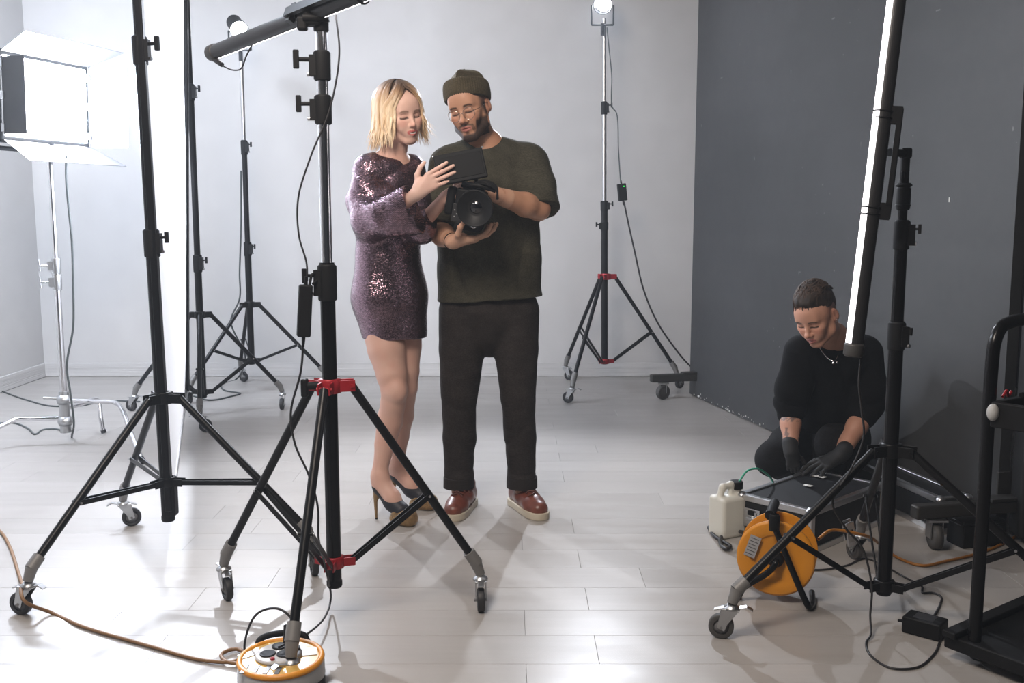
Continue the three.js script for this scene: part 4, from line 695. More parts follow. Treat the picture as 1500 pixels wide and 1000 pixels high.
// hand: wrist w, d towards the knuckles, u out of the back of the hand, side: thumb side
function hand(F, w, d, u, side, o = {}) {
  d = vnorm(d); u = ortho(u, d); const s = ortho(vadd(side, u, -vdot(side, u)), d), k = o.size ?? 1, P = (a, b, c) => [0, 1, 2].map((i) => w[i] + k * (d[i] * a + s[i] * b + u[i] * c));
  const fat = o.fat ?? 1;
  F.cone(P(0.0, 0.004, 0), P(0.03, 0.012, 0), 0.024 * k * fat, 0.023 * k * fat, 0.02, u, 0.72);
  for (const [b0, b1] of [[0.012, 0.027], [0.006, 0.009], [-0.002, -0.01], [-0.012, -0.028]]) F.cone(P(0.02, b0, 0), P(0.085 - Math.abs(b1 - 0.009) * 0.25, b1, 0), 0.016 * k * fat, 0.0122 * k * fat, 0.012);
  F.cone(P(0.018, 0.024, -0.01), P(0.045, 0.03, -0.013), 0.015 * k * fat, 0.013 * k * fat, 0.014);
  const lens = [[0.043, 0.026, 0.021], [0.047, 0.03, 0.022], [0.043, 0.028, 0.021], [0.034, 0.021, 0.019]], rads = [0.0092, 0.0094, 0.009, 0.008], roots = [[0.083, 0.028], [0.088, 0.0095], [0.084, -0.01], [0.076, -0.028]];
  for (let f = 0; f < 4; f++) {
    const curl = o.curl?.[f] ?? [0.25, 0.3, 0.2], splay = o.splay?.[f] ?? [0.08, 0.02, -0.04, -0.1][f]; let p = P(roots[f][0], roots[f][1], 0.001), ang = 0, r = rads[f] * k * fat;
    for (let j = 0; j < 3; j++) { ang += curl[j]; const c = Math.cos(ang), sn = Math.sin(ang), dir = vnorm([0, 1, 2].map((i) => (d[i] * Math.cos(splay) + s[i] * Math.sin(splay)) * c - u[i] * sn)), q = vadd(p, dir, lens[f][j] * k * (o.long ?? 1)); F.cone(p, q, r, r * 0.9, 0.004); p = q; r *= 0.9; }
  }
  let p = P(0.026, 0.03, -0.012), r = 0.0125 * k * fat; (o.thumb ?? [[0.65, 0.65, -0.25], [0.85, 0.45, -0.2], [0.95, 0.2, -0.2]]).forEach((t, j) => { const dir = vnorm([0, 1, 2].map((i) => d[i] * t[0] + s[i] * t[1] + u[i] * t[2])), q = vadd(p, dir, [0.034, 0.032, 0.026][j] * k); F.cone(p, q, r, r * 0.86, 0.007); p = q; r *= 0.86; });
  return P;
}
const plainSkin = (c, f) => (x, y, z) => { const n = noise3(x * 30, y * 30, z * 30), m = noise3(x * 110, y * 110, z * 110); return mixc(c, f, clamp01(0.25 + 0.25 * n + 0.1 * m)); };
function bodyPart(person, geoms) { const m = part('body', geoms, mSkin, person); return m; }
const wrapUV = (cx, cz, r = 0.15) => (x, y, z) => [Math.atan2(x - cx, z - cz) * r, y];
// woven cloth
const texCloth = dataTexture(256, 256, (x, y) => { const s = 128 + 60 * Math.sin(x * Math.PI / 4) * Math.sin(y * Math.PI / 4) + fbm(x / 256, y / 256, 16, 16, 77, 3) * 80; return [cl(s), cl(s), cl(s)]; }, false);
const texMelange = dataTexture(512, 512, (x, y) => { const n = fbm(x / 512, y / 512, 128, 128, 4, 2), m = fbm(x / 512, y / 512, 6, 10, 8, 4), s = 205 + n * 60 + m * 26; return [cl(s + 3), cl(s), cl(s - 2)]; });
function cloth(color, rough, o = {}) { const b = texCloth.clone(); b.repeat.set(14, 14); b.needsUpdate = true; const c = texMelange.clone(); c.repeat.set(4, 4); c.needsUpdate = true; return phys({ color, roughness: rough, map: c, bumpMap: b, bumpScale: 0.0006, sheen: o.sheen ?? 0.1, sheenRoughness: 0.6, sheenColor: o.sheenColor ?? lin(0.2, 0.2, 0.18), specularIntensity: 0.2 }); }
const folds = (list) => (x, y, z) => { let d = 0.0016 * noise3(x * 14, y * 9, z * 14); for (const [c, dir, wave, r, a] of list) { const dx = x - c[0], dy = y - c[1], dz = z - c[2], q = dx * dx + dy * dy + dz * dz; if (q > r * r * 5) continue; const w = (dx * dir[0] + dy * dir[1] + dz * dir[2]) * wave * 0.16, al = (dx * dir[1] - dy * dir[0]) * 0.22, n = noise3(w + c[0] * 31, al + c[1] * 17, dz * 3 + w * 0.2); d += a * Math.exp(-q / (r * r)) * (1 - 2.4 * Math.pow(Math.abs(n), 0.8)); } return d; };

// ------------------------------------------------ lace-up shoe: local z from heel (0) to toe (length), x across
function sneaker(person, heel, toe, ank) {
  const dz = toe[0] - heel[0], dd = toe[1] - heel[1], yaw = Math.atan2(dz, dd), L = 0.295, place1 = (g) => g.rotateY(yaw).translate(heel[0], 0, heel[1]);
  const half = (t) => { const k = 0.037 + 0.01 * smooth(0.2, 0.65, t); return t < 0.13 ? 0.037 * Math.sqrt(1 - ((0.13 - t) / 0.13) ** 2) : t > 0.78 ? 0.047 * Math.sqrt(Math.max(0, 1 - ((t - 0.78) / 0.22) ** 2)) : k; };
  const sh = new THREE.Shape(); const pts = []; const ts = Array.from({ length: 41 }, (_, i) => 0.5 - 0.5 * Math.cos(i / 40 * Math.PI)); for (const t of ts) pts.push([half(t), t * L]); for (const t of ts.slice(1, -1).reverse()) pts.push([-half(t), t * L]); pts.forEach(([x, z], i) => sh[i ? 'lineTo' : 'moveTo'](x, -z)); sh.closePath();
  const sole = new THREE.ExtrudeGeometry(sh, { depth: 0.022, bevelEnabled: true, bevelSize: 0.003, bevelThickness: 0.004, bevelSegments: 2, curveSegments: 4 }).rotateX(-Math.PI / 2).translate(0, 0.0045, 0);
  const F = new Field(); F.cone([0, 0.05, 0.042], [0, 0.062, 0.12], 0.036, 0.04, 0.03).cone([0, 0.062, 0.12], [0, 0.046, 0.2], 0.042, 0.04, 0.03).cone([0, 0.046, 0.2], [0, 0.04, 0.248], 0.043, 0.04, 0.03, [0, 1, 0], 0.85);
  F.cone([0, 0.075, 0.05], [0, 0.105, 0.062], 0.034, 0.038, 0.025).cut([0, -1, 0], -0.02, 0.004).ell([0, 0.145, 0.055], [0.028, 0.05, 0.04], 0.008, -1);
  const s = new THREE.Group(); s.name = 'shoe'; person.add(s); s.position.set(heel[0], 0, heel[1]); s.rotation.y = yaw; s.userData.label = 'brown leather lace-up shoe with cream sole';
  part('sole', sole, std(lin(0.52, 0.46, 0.36), 0.55), s); part('upper', F.mesh(0.0035, (x, y, z) => { const n = noise3(x * 60, y * 60, z * 60); return mixc([0.19, 0.048, 0.026], [0.1, 0.026, 0.016], clamp01(0.45 + 0.45 * n)); }), phys({ color: 0xffffff, vertexColors: true, roughness: 0.36, clearcoat: 0.25, clearcoatRoughness: 0.35 }), s);
  const laces = []; for (let i = 0; i < 6; i++) { const z = 0.1 + i * 0.02, y = 0.1165 - [0, 0, 0.004, 0.0105, 0.0165, 0.021][i]; laces.push(tube([[-0.026, y - 0.009, z], [-0.01, y, z + (i % 2 ? 0.012 : -0.002)], [0.01, y, z + (i % 2 ? -0.002 : 0.012)], [0.026, y - 0.009, z + 0.008]], 0.0032, 16, 6)); }
  laces.push(tube([[0, 0.122, 0.1], [0.03, 0.124, 0.105], [0.042, 0.095, 0.115], [0.02, 0.1, 0.11], [0, 0.112, 0.102]], 0.0024, 30, 6), tube([[0, 0.122, 0.1], [-0.03, 0.122, 0.108], [-0.044, 0.09, 0.12], [-0.02, 0.1, 0.112], [0, 0.112, 0.102]], 0.0024, 30, 6), tube([[0, 0.12, 0.1], [0.024, 0.112, 0.13], [0.04, 0.085, 0.15]], 0.0022, 16, 6));
  part('laces', laces, std(lin(0.1, 0.03, 0.018), 0.6), s);
  part('stitching', [tube(Array.from({ length: 9 }, (_, i) => { const a = -1 + i / 4; return [a * 0.034, 0.082 - a * a * 0.03, 0.212 - a * a * 0.02]; }), 0.0012, 30, 5)], std(lin(0.07, 0.02, 0.012), 0.6), s);
}

// ================================================= the man with the camera
{
  const t = thing('person', 'standing person in olive beanie, wire glasses and loose olive tee holding the camera', 'person', MAN_AT), J = MAN;
  const skin = [0.42, 0.225, 0.14], flush = [0.46, 0.19, 0.12];
  const HM = pose(J.head, -0.3, 0.3, 0.2, 0.98), o = { skin, flush, lip: [0.4, 0.15, 0.12], brow: [0.02, 0.012, 0.009], lash: [0.03, 0.018, 0.013], lid: [0.36, 0.17, 0.11], beard: [0.012, 0.009, 0.008], neckR: 0.058, neckTo: toLocal(HM, [-0.012, 1.5, -0.02]) };
  const head = headField(o).mesh(0.0026, headColor(o)).applyMatrix4(HM);
  const B = new Field(), N = [0, 0, 1];
  B.cone([-0.012, 1.5, -0.02], [-0.02, 1.57, 0.0], 0.066, 0.056, 0.03).cone([-0.15, 1.475, -0.01], [0.14, 1.487, -0.025], 0.05, 0.05, 0.04).cone([-0.01, 1.45, -0.02], [0, 1.37, -0.02], 0.13, 0.15, 0.06, N, 0.6).cone([0, 1.37, -0.02], [0, 1.05, -0.01], 0.15, 0.14, 0.06, N, 0.6).cone([0, 1.0, -0.01], [0, 0.9, -0.01], 0.14, 0.15, 0.06, N, 0.65);
  B.chain([[...J.shR, 0.052], [...vmix(J.shR, J.elR, 0.5), 0.048], [...J.elR, 0.043], [...vmix(J.elR, J.wrR, 0.3), 0.045], [...J.wrR, 0.029]], 0.02).chain([[...J.shL, 0.052], [...vmix(J.shL, J.elL, 0.5), 0.048], [...J.elL, 0.045], [...vmix(J.elL, J.wrL, 0.3), 0.047], [...J.wrL, 0.03]], 0.02);
  B.chain([[...J.hipR, 0.08], [...J.knR, 0.055], [...J.anR, 0.04]], 0.03).chain([[...J.hipL, 0.08], [...J.knL, 0.055], [...J.anL, 0.04]], 0.03).cone(J.anR, vadd(J.anR, [0, -0.07, 0.02]), 0.036, 0.03, 0.02).cone(J.anL, vadd(J.anL, [0, -0.07, 0.02]), 0.036, 0.03, 0.02);
  const HR = new Field(); HR.cone(vmix(J.elR, J.wrR, 0.7), J.wrR, 0.036, 0.028, 0.02);
  hand(HR, J.wrR, [0.9, 0.12, 0.16], [0.12, -1, 0.1], [0, 0.15, 1], { curl: [[0.25, 0.4, 0.35], [0.22, 0.38, 0.3], [0.3, 0.4, 0.3], [0.4, 0.45, 0.35]], thumb: [[0.3, 0.95, -0.25], [0.5, 0.6, -0.75], [0.75, 0.1, -0.75]], size: 1.06, fat: 1.05 });
  const HL = new Field(); HL.cone(vmix(J.elL, J.wrL, 0.7), J.wrL, 0.038, 0.029, 0.02);
  hand(HL, J.wrL, [-1, 0.28, 0.12], [0.1, 0.85, 0.5], [0, 0.35, -1], { curl: [[0.5, 0.6, 0.5], [0.55, 0.6, 0.5], [0.6, 0.6, 0.5], [0.6, 0.6, 0.5]], size: 1.02 });
  const sk = plainSkin([0.42, 0.225, 0.14], [0.36, 0.165, 0.1]), pale = plainSkin([0.5, 0.3, 0.2], [0.47, 0.22, 0.15]);
  bodyPart(t, [head, B.mesh(0.0065, sk), HR.mesh(0.003, pale), HL.mesh(0.003, pale)]);
  // tee
  const S = new Field();
  S.cone([-0.16, 1.482, -0.008], [0.15, 1.497, -0.025], 0.056, 0.056, 0.05).cone([-0.01, 1.44, -0.02], [0.0, 1.33, -0.018], 0.15, 0.186, 0.08, N, 0.64).cone([0.0, 1.33, -0.018], [0, 1.1, -0.012], 0.188, 0.196, 0.08, N, 0.66).cone([0, 1.1, -0.012], [0.004, 0.88, -0.008], 0.198, 0.232, 0.06, N, 0.64);
  S.cone([-0.178, 1.468, 0.0], [-0.2, 1.34, 0.035], 0.074, 0.075, 0.035).cone([0.17, 1.48, -0.03], [0.195, 1.38, 0.03], 0.08, 0.082, 0.035);
  S.sleeve([-0.2, 1.34, 0.035], [-0.208, 1.226, 0.072], 0.075, 0.076, 0.02).sleeve([0.195, 1.38, 0.03], [0.21, 1.283, 0.085], 0.082, 0.086, 0.02);
  S.cut(vnorm([0.05, -1, 0]), -0.912, 0.004);
  S.ell([-0.025, 1.6, 0.018], [0.073, 0.085, 0.075], 0.012, -1, [[1, 0, 0], vnorm([0.15, 1, 0.35]), vnorm([0, -0.35, 1])]);
  S.disp = folds([[[0.17, 1.4, 0.06], [9, 6, 0], 9, 0.12, 0.012], [[-0.17, 1.38, 0.06], [9, -5, 0], 9, 0.12, 0.012], [[0.02, 1.15, 0.12], [3, 8, 0], 7, 0.22, 0.01], [[-0.15, 1.06, 0.1], [9, 3, 2], 8, 0.14, 0.008], [[0.15, 1.08, 0.1], [9, -4, 2], 7, 0.16, 0.01], [[0.14, 1.25, 0.1], [4, 9, 0], 8, 0.14, 0.012], [[0.0, 0.95, 0.1], [2, 9, 1], 9, 0.2, 0.003]]);
  const mTee = cloth(lin(0.072, 0.069, 0.05), 0.85, { sheenColor: lin(0.16, 0.15, 0.11) });
  const tee = part('t_shirt', S.mesh(0.005, null, wrapUV(0, 0)), mTee, t, 'loose dark olive tee');
  const ring = new THREE.TorusGeometry(0.073, 0.0075, 10, 48).scale(1, 1.04, 1).rotateX(Math.PI / 2).applyMatrix4(pose([-0.022, 1.533, 0.005], 0, 0.36, 0.14)); part('collar', ring, mTee, tee);
  part('sleeve_tab', box(0.003, 0.016, 0.007, 0.262, 1.36, 0.055), std(lin(0.03, 0.03, 0.35), 0.6), tee, 'tiny blue tab on the sleeve');
  // trousers
  const T = new Field();
  T.cone([0, 0.95, -0.01], [0, 0.87, -0.01], 0.185, 0.205, 0.05, N, 0.62);
  T.chain([[-0.108, 0.86, -0.01, 0.108], [-0.118, 0.7, 0.02, 0.096], [-0.13, 0.5, 0.045, 0.077], [-0.132, 0.32, 0.02, 0.07], [-0.135, 0.16, 0.01, 0.063], [-0.135, 0.1, 0.012, 0.066]], 0.01).chain([[0.104, 0.86, -0.01, 0.106], [0.112, 0.7, 0.02, 0.093], [0.122, 0.5, 0.045, 0.074], [0.13, 0.32, 0.02, 0.067], [0.136, 0.16, 0.01, 0.061], [0.138, 0.1, 0.012, 0.064]], 0.01);
  T.cut([0, -1, 0], -0.1, 0.004);
  T.disp = folds([[[-0.135, 0.15, 0.05], [2, 10, 0], 12, 0.07, 0.009], [[0.138, 0.15, 0.05], [-2, 10, 0], 12, 0.07, 0.008], [[-0.13, 0.5, 0.1], [5, 8, 0], 6, 0.14, 0.006], [[0.12, 0.5, 0.1], [-5, 8, 0], 6, 0.14, 0.006], [[-0.12, 0.28, 0.08], [6, 6, 0], 7, 0.12, 0.006], [[0.13, 0.3, 0.08], [-6, 6, 0], 7, 0.12, 0.006], [[0.0, 0.86, 0.1], [8, 5, 0], 8, 0.1, 0.005]]);
  const pants = part('trousers', T.mesh(0.0055, null, wrapUV(0, 0)), cloth(lin(0.042, 0.036, 0.034), 0.82), t, 'dark grey-brown trousers with turned-up cuffs');
  for (const x of [-0.135, 0.138]) part('cuff', new THREE.CylinderGeometry(0.066, 0.067, 0.045, 32, 1, false).translate(x, 0.123, 0.012), pants.material, pants);
  sneaker(t, [-0.085, -0.09], [-0.17, 0.22]); sneaker(t, [0.098, -0.09], [0.225, 0.17]);
  // beanie with ribbed rolled cuff
  const rib = (prof, ex, ez, n, amp, sx = 0) => { const seg = n * 4, pos = [], ix = [], uv = []; for (let i = 0; i < prof.length; i++) for (let k = 0; k <= seg; k++) { const a = k / seg * Math.PI * 2, q = prof[i][0] + amp * (prof[i][2] ?? 1) * Math.cos(a * n); pos.push(Math.sin(a) * q * ex, prof[i][1] + sx * Math.cos(a) * -0.01, Math.cos(a) * q * ez); uv.push(k / seg * 0.5, prof[i][1]); } for (let i = 0; i + 1 < prof.length; i++) for (let k = 0; k < seg; k++) { const a = i * (seg + 1) + k, b = a + seg + 1; ix.push(a, a + 1, b, b, a + 1, b + 1); } const g = new THREE.BufferGeometry(); g.setAttribute('position', new THREE.BufferAttribute(new Float32Array(pos), 3)); g.setAttribute('uv', new THREE.BufferAttribute(new Float32Array(uv), 2)); g.setIndex(ix); g.computeVertexNormals(); return g; };
  const BM = HM.clone().multiply(pose([0, 0.05, -0.022], 0, -0.42, -0.02)), mBean = cloth(lin(0.09, 0.075, 0.045), 0.9, { sheen: 0.5, sheenColor: lin(0.2, 0.17, 0.1) });
  const bean = part('beanie', [rib([[0.9, 0.0], [0.97, 0.02], [0.96, 0.045], [0.86, 0.068], [0.68, 0.086], [0.42, 0.098], [0.15, 0.102], [0.001, 0.103]], 0.09, 0.104, 1, 0).applyMatrix4(BM), new THREE.SphereGeometry(0.006, 10, 8).translate(0, 0.104, 0).applyMatrix4(BM)], mBean, t, 'olive fisherman beanie');
  part('ribbed_cuff', rib([[0.92, -0.02, 0], [1.0, -0.03, 0.3], [1.06, -0.022, 0.8], [1.085, 0.0], [1.07, 0.028], [1.03, 0.044], [0.97, 0.05], [0.9, 0.044, 0]], 0.0885, 0.103, 62, 0.012).applyMatrix4(BM), mBean, bean);
  // wire glasses
  const gl = []; for (const s of [-1, 1]) { gl.push(new THREE.TorusGeometry(0.0245, 0.0011, 8, 40).rotateY(s * 0.12).translate(s * 0.033, -0.008, 0.103), tube([[s * 0.057, -0.002, 0.1], [s * 0.076, 0.0, 0.06], [s * 0.083, 0.004, 0.0], [s * 0.08, -0.004, -0.02]], 0.0011, 20, 6)); }
  gl.push(tube([[-0.0085, -0.004, 0.105], [0, 0.0, 0.108], [0.0085, -0.004, 0.105]], 0.0012, 12, 6));
  const gs = part('glasses', gl.map((g) => g.applyMatrix4(HM)), std(lin(0.5, 0.42, 0.36), 0.25, 1), t, 'thin round wire glasses');
  part('lens', [-1, 1].map((s) => new THREE.CircleGeometry(0.0238, 28).rotateY(s * 0.12).translate(s * 0.033, -0.008, 0.103).applyMatrix4(HM)), phys({ color: 0xffffff, transmission: 1, roughness: 0, thickness: 0, ior: 1.4 }), gs);
  // bracelet on the near wrist
  part('bracelet', new THREE.TorusGeometry(0.031, 0.0028, 8, 30).applyQuaternion(new THREE.Quaternion().setFromUnitVectors(V(0, 0, 1), V(0.45, -0.1, 0.88).normalize())).translate(...vadd(J.wrR, [-0.008, 0.002, -0.018])), mBlackMatt, t, 'thin black wrist band');
}

// ================================================= the woman in the sequin dress
{
  const t = thing('person', 'standing person in short pink-grey sequin dress and platform heels', 'person', WOMAN_AT), J = WOMAN, Fd = vnorm([0.6, 0, 0.8]);
  const skin = [0.68, 0.44, 0.35], flush = [0.68, 0.32, 0.25];
  const HM = pose(J.head, 0.66, 0.16, 0.16, 0.93), o = { female: true, smile: true, skin, flush, lip: [0.5, 0.13, 0.115], brow: [0.16, 0.09, 0.055], browStrength: 0.75, lash: [0.035, 0.018, 0.014], lid: [0.45, 0.22, 0.16], neckR: 0.051, neckTo: toLocal(HM, [0.028, 1.46, -0.02]) };
  const head = headField(o).mesh(0.0024, headColor(o)).applyMatrix4(HM);
  const B = new Field();
  B.cone([0.028, 1.46, -0.02], [0.035, 1.52, -0.01], 0.062, 0.046, 0.03).cone([-0.05, 1.452, 0.03], [0.09, 1.458, -0.075], 0.038, 0.038, 0.04).cone([0.015, 1.42, -0.015], [0.01, 1.3, -0.01], 0.1, 0.115, 0.05, Fd, 0.72).cone([0.01, 1.3, -0.01], [0.008, 1.08, -0.01], 0.11, 0.1, 0.05, Fd, 0.72).cone([0.008, 1.08, -0.01], [0.008, 0.88, -0.015], 0.1, 0.125, 0.05, Fd, 0.8);
  B.chain([[...J.shR, 0.038], [...J.elR, 0.034], [...vmix(J.elR, J.wrR, 0.3), 0.034], [...J.wrR, 0.021]], 0.02).chain([[...J.shL, 0.038], [...J.elL, 0.033], [...J.wrL, 0.022]], 0.02);
  B.chain([[-0.024, 0.83, 0.02, 0.085], [0.0, 0.72, 0.05, 0.077], [0.022, 0.62, 0.075, 0.062], [0.034, 0.555, 0.085, 0.054], [0.026, 0.5, 0.075, 0.05], [0.008, 0.42, 0.05, 0.054], [-0.014, 0.32, 0.04, 0.043], [-0.034, 0.22, 0.05, 0.031], [-0.036, 0.185, 0.055, 0.032]], 0.01);
  B.chain([[0.06, 0.83, -0.05, 0.082], [0.062, 0.72, -0.03, 0.073], [0.066, 0.62, -0.015, 0.06], [0.066, 0.55, -0.015, 0.052], [0.058, 0.5, -0.03, 0.048], [0.045, 0.42, -0.065, 0.051], [0.03, 0.32, -0.095, 0.041], [0.02, 0.22, -0.115, 0.03], [0.018, 0.185, -0.12, 0.031]], 0.01);
  B.ell([0.052, 0.556, 0.125], [0.03, 0.038, 0.022], 0.03);
  // feet standing on high heels
  const feet = [[[-0.05, 0.052], vnorm([0.86, 0, 0.5]), [-0.036, 0.185, 0.055]], [[0.0, -0.13], vnorm([0.95, 0, 0.25]), [0.018, 0.185, -0.12]]];
  for (const [h, d, an] of feet) { const q = (z, y) => [h[0] + d[0] * z, y, h[1] + d[2] * z]; B.cone(q(0.012, 0.155), an, 0.028, 0.031, 0.02).cone(q(0.014, 0.15), q(0.075, 0.11), 0.026, 0.03, 0.02).cone(an, q(0.085, 0.1), 0.03, 0.027, 0.025).cone(q(0.08, 0.1), q(0.125, 0.055), 0.03, 0.027, 0.02); }
  const HR = new Field(); HR.cone(vmix(J.elR, J.wrR, 0.65), J.wrR, 0.027, 0.021, 0.02);
  hand(HR, J.wrR, [0.72, 0.66, 0.02], [0.05, -0.12, 1], [-0.6, 0.75, 0.1], { size: 0.93, fat: 0.98, curl: [[0.02, 0.1, 0.08], [0.05, 0.12, 0.1], [0.08, 0.14, 0.12], [0.14, 0.18, 0.12]], splay: [-0.2, -0.28, -0.35, -0.42], thumb: [[0.6, 0.65, -0.1], [0.85, 0.4, -0.05], [0.95, 0.1, -0.1]] });
  const HL = new Field(); HL.cone(vmix(J.elL, J.wrL, 0.65), J.wrL, 0.027, 0.021, 0.02);
  hand(HL, J.wrL, [0.75, 0.3, 0.25], [-0.1, 0.5, 0.9], [-0.3, 0.9, -0.3], { size: 0.85, curl: [[0.4, 0.6, 0.5], [0.5, 0.6, 0.5], [0.6, 0.6, 0.5], [0.6, 0.6, 0.5]] });
  const sk = plainSkin([0.6, 0.38, 0.3], [0.6, 0.31, 0.24]);
  bodyPart(t, [head, B.mesh(0.006, sk), HR.mesh(0.0028, plainSkin([0.66, 0.45, 0.37], [0.66, 0.37, 0.3])), HL.mesh(0.0035, sk)]);
  // sequin dress
  const S = new Field();
  S.cone([-0.058, 1.452, 0.035], [0.094, 1.46, -0.08], 0.044, 0.044, 0.045).cone([0.014, 1.42, -0.015], [0.012, 1.31, -0.008], 0.112, 0.132, 0.05, Fd, 0.78).cone([0.012, 1.31, -0.008], [0.004, 1.12, -0.01], 0.132, 0.122, 0.06, Fd, 0.8).cone([0.004, 1.12, -0.01], [0.008, 0.93, -0.015], 0.12, 0.15, 0.06, Fd, 0.86).cone([0.008, 0.93, -0.015], [0.028, 0.78, -0.008], 0.15, 0.125, 0.06, Fd, 0.86).cone([0.028, 0.78, -0.008], [0.03, 0.7, -0.005], 0.123, 0.118, 0.05, Fd, 0.88);
  for (const k of [-1, 1]) S.ell([0.062 + k * 0.05, 1.325, 0.06 - k * 0.04], [0.055, 0.055, 0.05], 0.04);
  S.chain([[-0.07, 1.448, 0.05, 0.05], [-0.07, 1.35, 0.09, 0.056], [-0.04, 1.25, 0.14, 0.066], [...vmix(J.elR, J.wrR, 0.3), 0.064], [...vmix(J.elR, J.wrR, 0.6), 0.058], [...vmix(J.elR, J.wrR, 0.92), 0.054]], 0.04).cone([-0.085, 1.32, 0.04], [-0.06, 1.22, 0.07], 0.056, 0.05, 0.06).cone([0.06, 1.235, 0.2], [0.145, 1.235, 0.232], 0.05, 0.048, 0.05);
  S.chain([[0.1, 1.458, -0.09, 0.048], [0.13, 1.33, -0.02, 0.05], [...J.elL, 0.052], [...vmix(J.elL, J.wrL, 0.25), 0.05]], 0.04).cone(J.elL, vadd(vmix(J.elL, J.wrL, 0.2), [0, -0.05, 0]), 0.045, 0.035, 0.04);
  S.cut([0, -1, 0], -0.762, 0.003);
  const cutN = vnorm([0.9, 0.25, 0.35]), cuffAt = vmix(J.elR, J.wrR, 0.84); S.p.push({ k: 0.003, op: 0, d: (x, y, z) => (z > 0.1 && y > 1.1 ? (x - cuffAt[0]) * cutN[0] + (y - cuffAt[1]) * cutN[1] + (z - cuffAt[2]) * cutN[2] : -0.05) });
  S.ell(vadd(vmix(J.elR, J.wrR, 0.92), [0, -0.02, 0]), [0.032, 0.055, 0.036], 0.004, -1);
  S.ell([0.042, 1.535, 0.005], [0.085, 0.05, 0.075], 0.012, -1, [vnorm([0.8, 0, -0.6]), [0, 1, 0], Fd]);
  S.disp = folds([[[-0.06, 1.3, 0.12], [5, 8, 0], 7, 0.13, 0.009], [[0.06, 1.26, 0.24], [9, 3, 0], 7, 0.12, 0.008], [[-0.11, 1.3, 0.05], [10, 1, 3], 6, 0.12, 0.009], [[0.02, 1.12, 0.1], [2, 10, 0], 6, 0.12, 0.006], [[0.0, 0.9, 0.1], [7, 6, 0], 5, 0.16, 0.005], [[0.06, 1.4, 0.05], [6, -6, 0], 7, 0.1, 0.006]]);
  // sequins: every cell of the texture is a small disc with its own tilt
  const seqN = dataTexture(1024, 1024, (x, y) => { const c = 12, row = Math.floor(y / c), xo = x + (row % 2 ? c / 2 : 0), col = Math.floor(xo / c) % Math.ceil(1024 / c), h1 = hash3(col, row, 1) - 0.5, h2 = hash3(col, row, 2) - 0.5, u = (xo % c) / c - 0.5, v = (y % c) / c - 0.5, k = Math.hypot(u, v) > 0.48 ? 2.2 : 1; const nx = h1 * 0.34 * k + u * 0.2, ny = h2 * 0.34 * k + v * 0.2, nz = 1, l = Math.hypot(nx, ny, nz); return [cl(128 + 127 * nx / l), cl(128 + 127 * ny / l), cl(128 + 127 * nz / l)]; }, false);
  const seqC = dataTexture(1024, 1024, (x, y) => { const c = 12, row = Math.floor(y / c), xo = x + (row % 2 ? c / 2 : 0), col = Math.floor(xo / c) % Math.ceil(1024 / c), h = hash3(col, row, 5), u = (xo % c) / c - 0.5, v = (y % c) / c - 0.5, e = Math.hypot(u, v) > 0.48 ? 0.35 : 1, k = (0.72 + 0.28 * h) * e; return [cl(208 * k), cl(184 * k), cl(194 * k)]; });
  for (const q of [seqN, seqC]) q.repeat.set(3.2, 3.2);
  const mSeq = phys({ color: lin(0.66, 0.58, 0.63), map: seqC, metalness: 0.95, roughness: 0.24, normalMap: seqN, normalScale: new THREE.Vector2(1, 1) });
  part('sequin_dress', S.mesh(0.005, null, wrapUV(0.005, -0.01, 0.14)), mSeq, t, 'short long-sleeved dress of pinkish grey sequins');
  // platform heels
  const mUpper = std(lin(0.012, 0.013, 0.02), 0.55), glit = dataTexture(256, 256, (x, y) => { const h = hash3(x >> 1, y >> 1, 3); const s = 120 + h * 120; return [cl(s), cl(s * 0.86), cl(s * 0.66)]; }), mGlit = std(lin(0.62, 0.55, 0.45), 0.42, 0.55, { map: glit });
  glit.repeat.set(5, 5);
  for (const [h, d, an] of feet) {
    const g = new THREE.Group(); g.name = 'shoe'; g.userData.label = 'black high heel with gold glitter platform toe'; g.position.set(h[0], 0, h[1]); g.rotation.y = Math.atan2(d[0], d[2]); t.add(g);
    const U = new Field(); U.cone([0, 0.15, 0.012], [0, 0.16, 0.01], 0.031, 0.03, 0.015).cone([0, 0.13, 0.02], [0, 0.085, 0.08], 0.026, 0.033, 0.02).cone([0, 0.085, 0.08], [0, 0.058, 0.122], 0.033, 0.036, 0.02);
    U.ell([0, 0.19, 0.075], [0.026, 0.085, 0.052], 0.008, -1).cut([0, 1, -0.25], 0.178, 0.004);
    part('upper', U.mesh(0.003), mUpper, g);
    const P = new Field(); P.cone([0, 0.054, 0.12], [0, 0.046, 0.162], 0.0365, 0.029, 0.02, [0, 1, 0], 0.72).cone([0, 0.022, 0.105], [0, 0.02, 0.158], 0.034, 0.034, 0.02, [0, 1, 0], 0.62).cone([0, 0.03, 0.14], [0, 0.03, 0.165], 0.03, 0.03, 0.02); P.cut([0, -1, 0], -0.002, 0.002).ell([0, 0.1, 0.1], [0.027, 0.035, 0.04], 0.006, -1);
    part('platform_toe', P.mesh(0.003), mGlit, g, 'gold glitter platform toe');
    part('stiletto_heel', [bar([0, 0.004, -0.006], [0, 0.075, -0.008], 0.0052, 0.008, 12), bar([0, 0.075, -0.008], [0, 0.135, 0.004], 0.008, 0.022, 14)], mGlit, g); part('heel_tip', bar([0, 0, -0.006], [0, 0.006, -0.006], 0.0055, 0.0055, 12), mBlackMatt, g);
  }
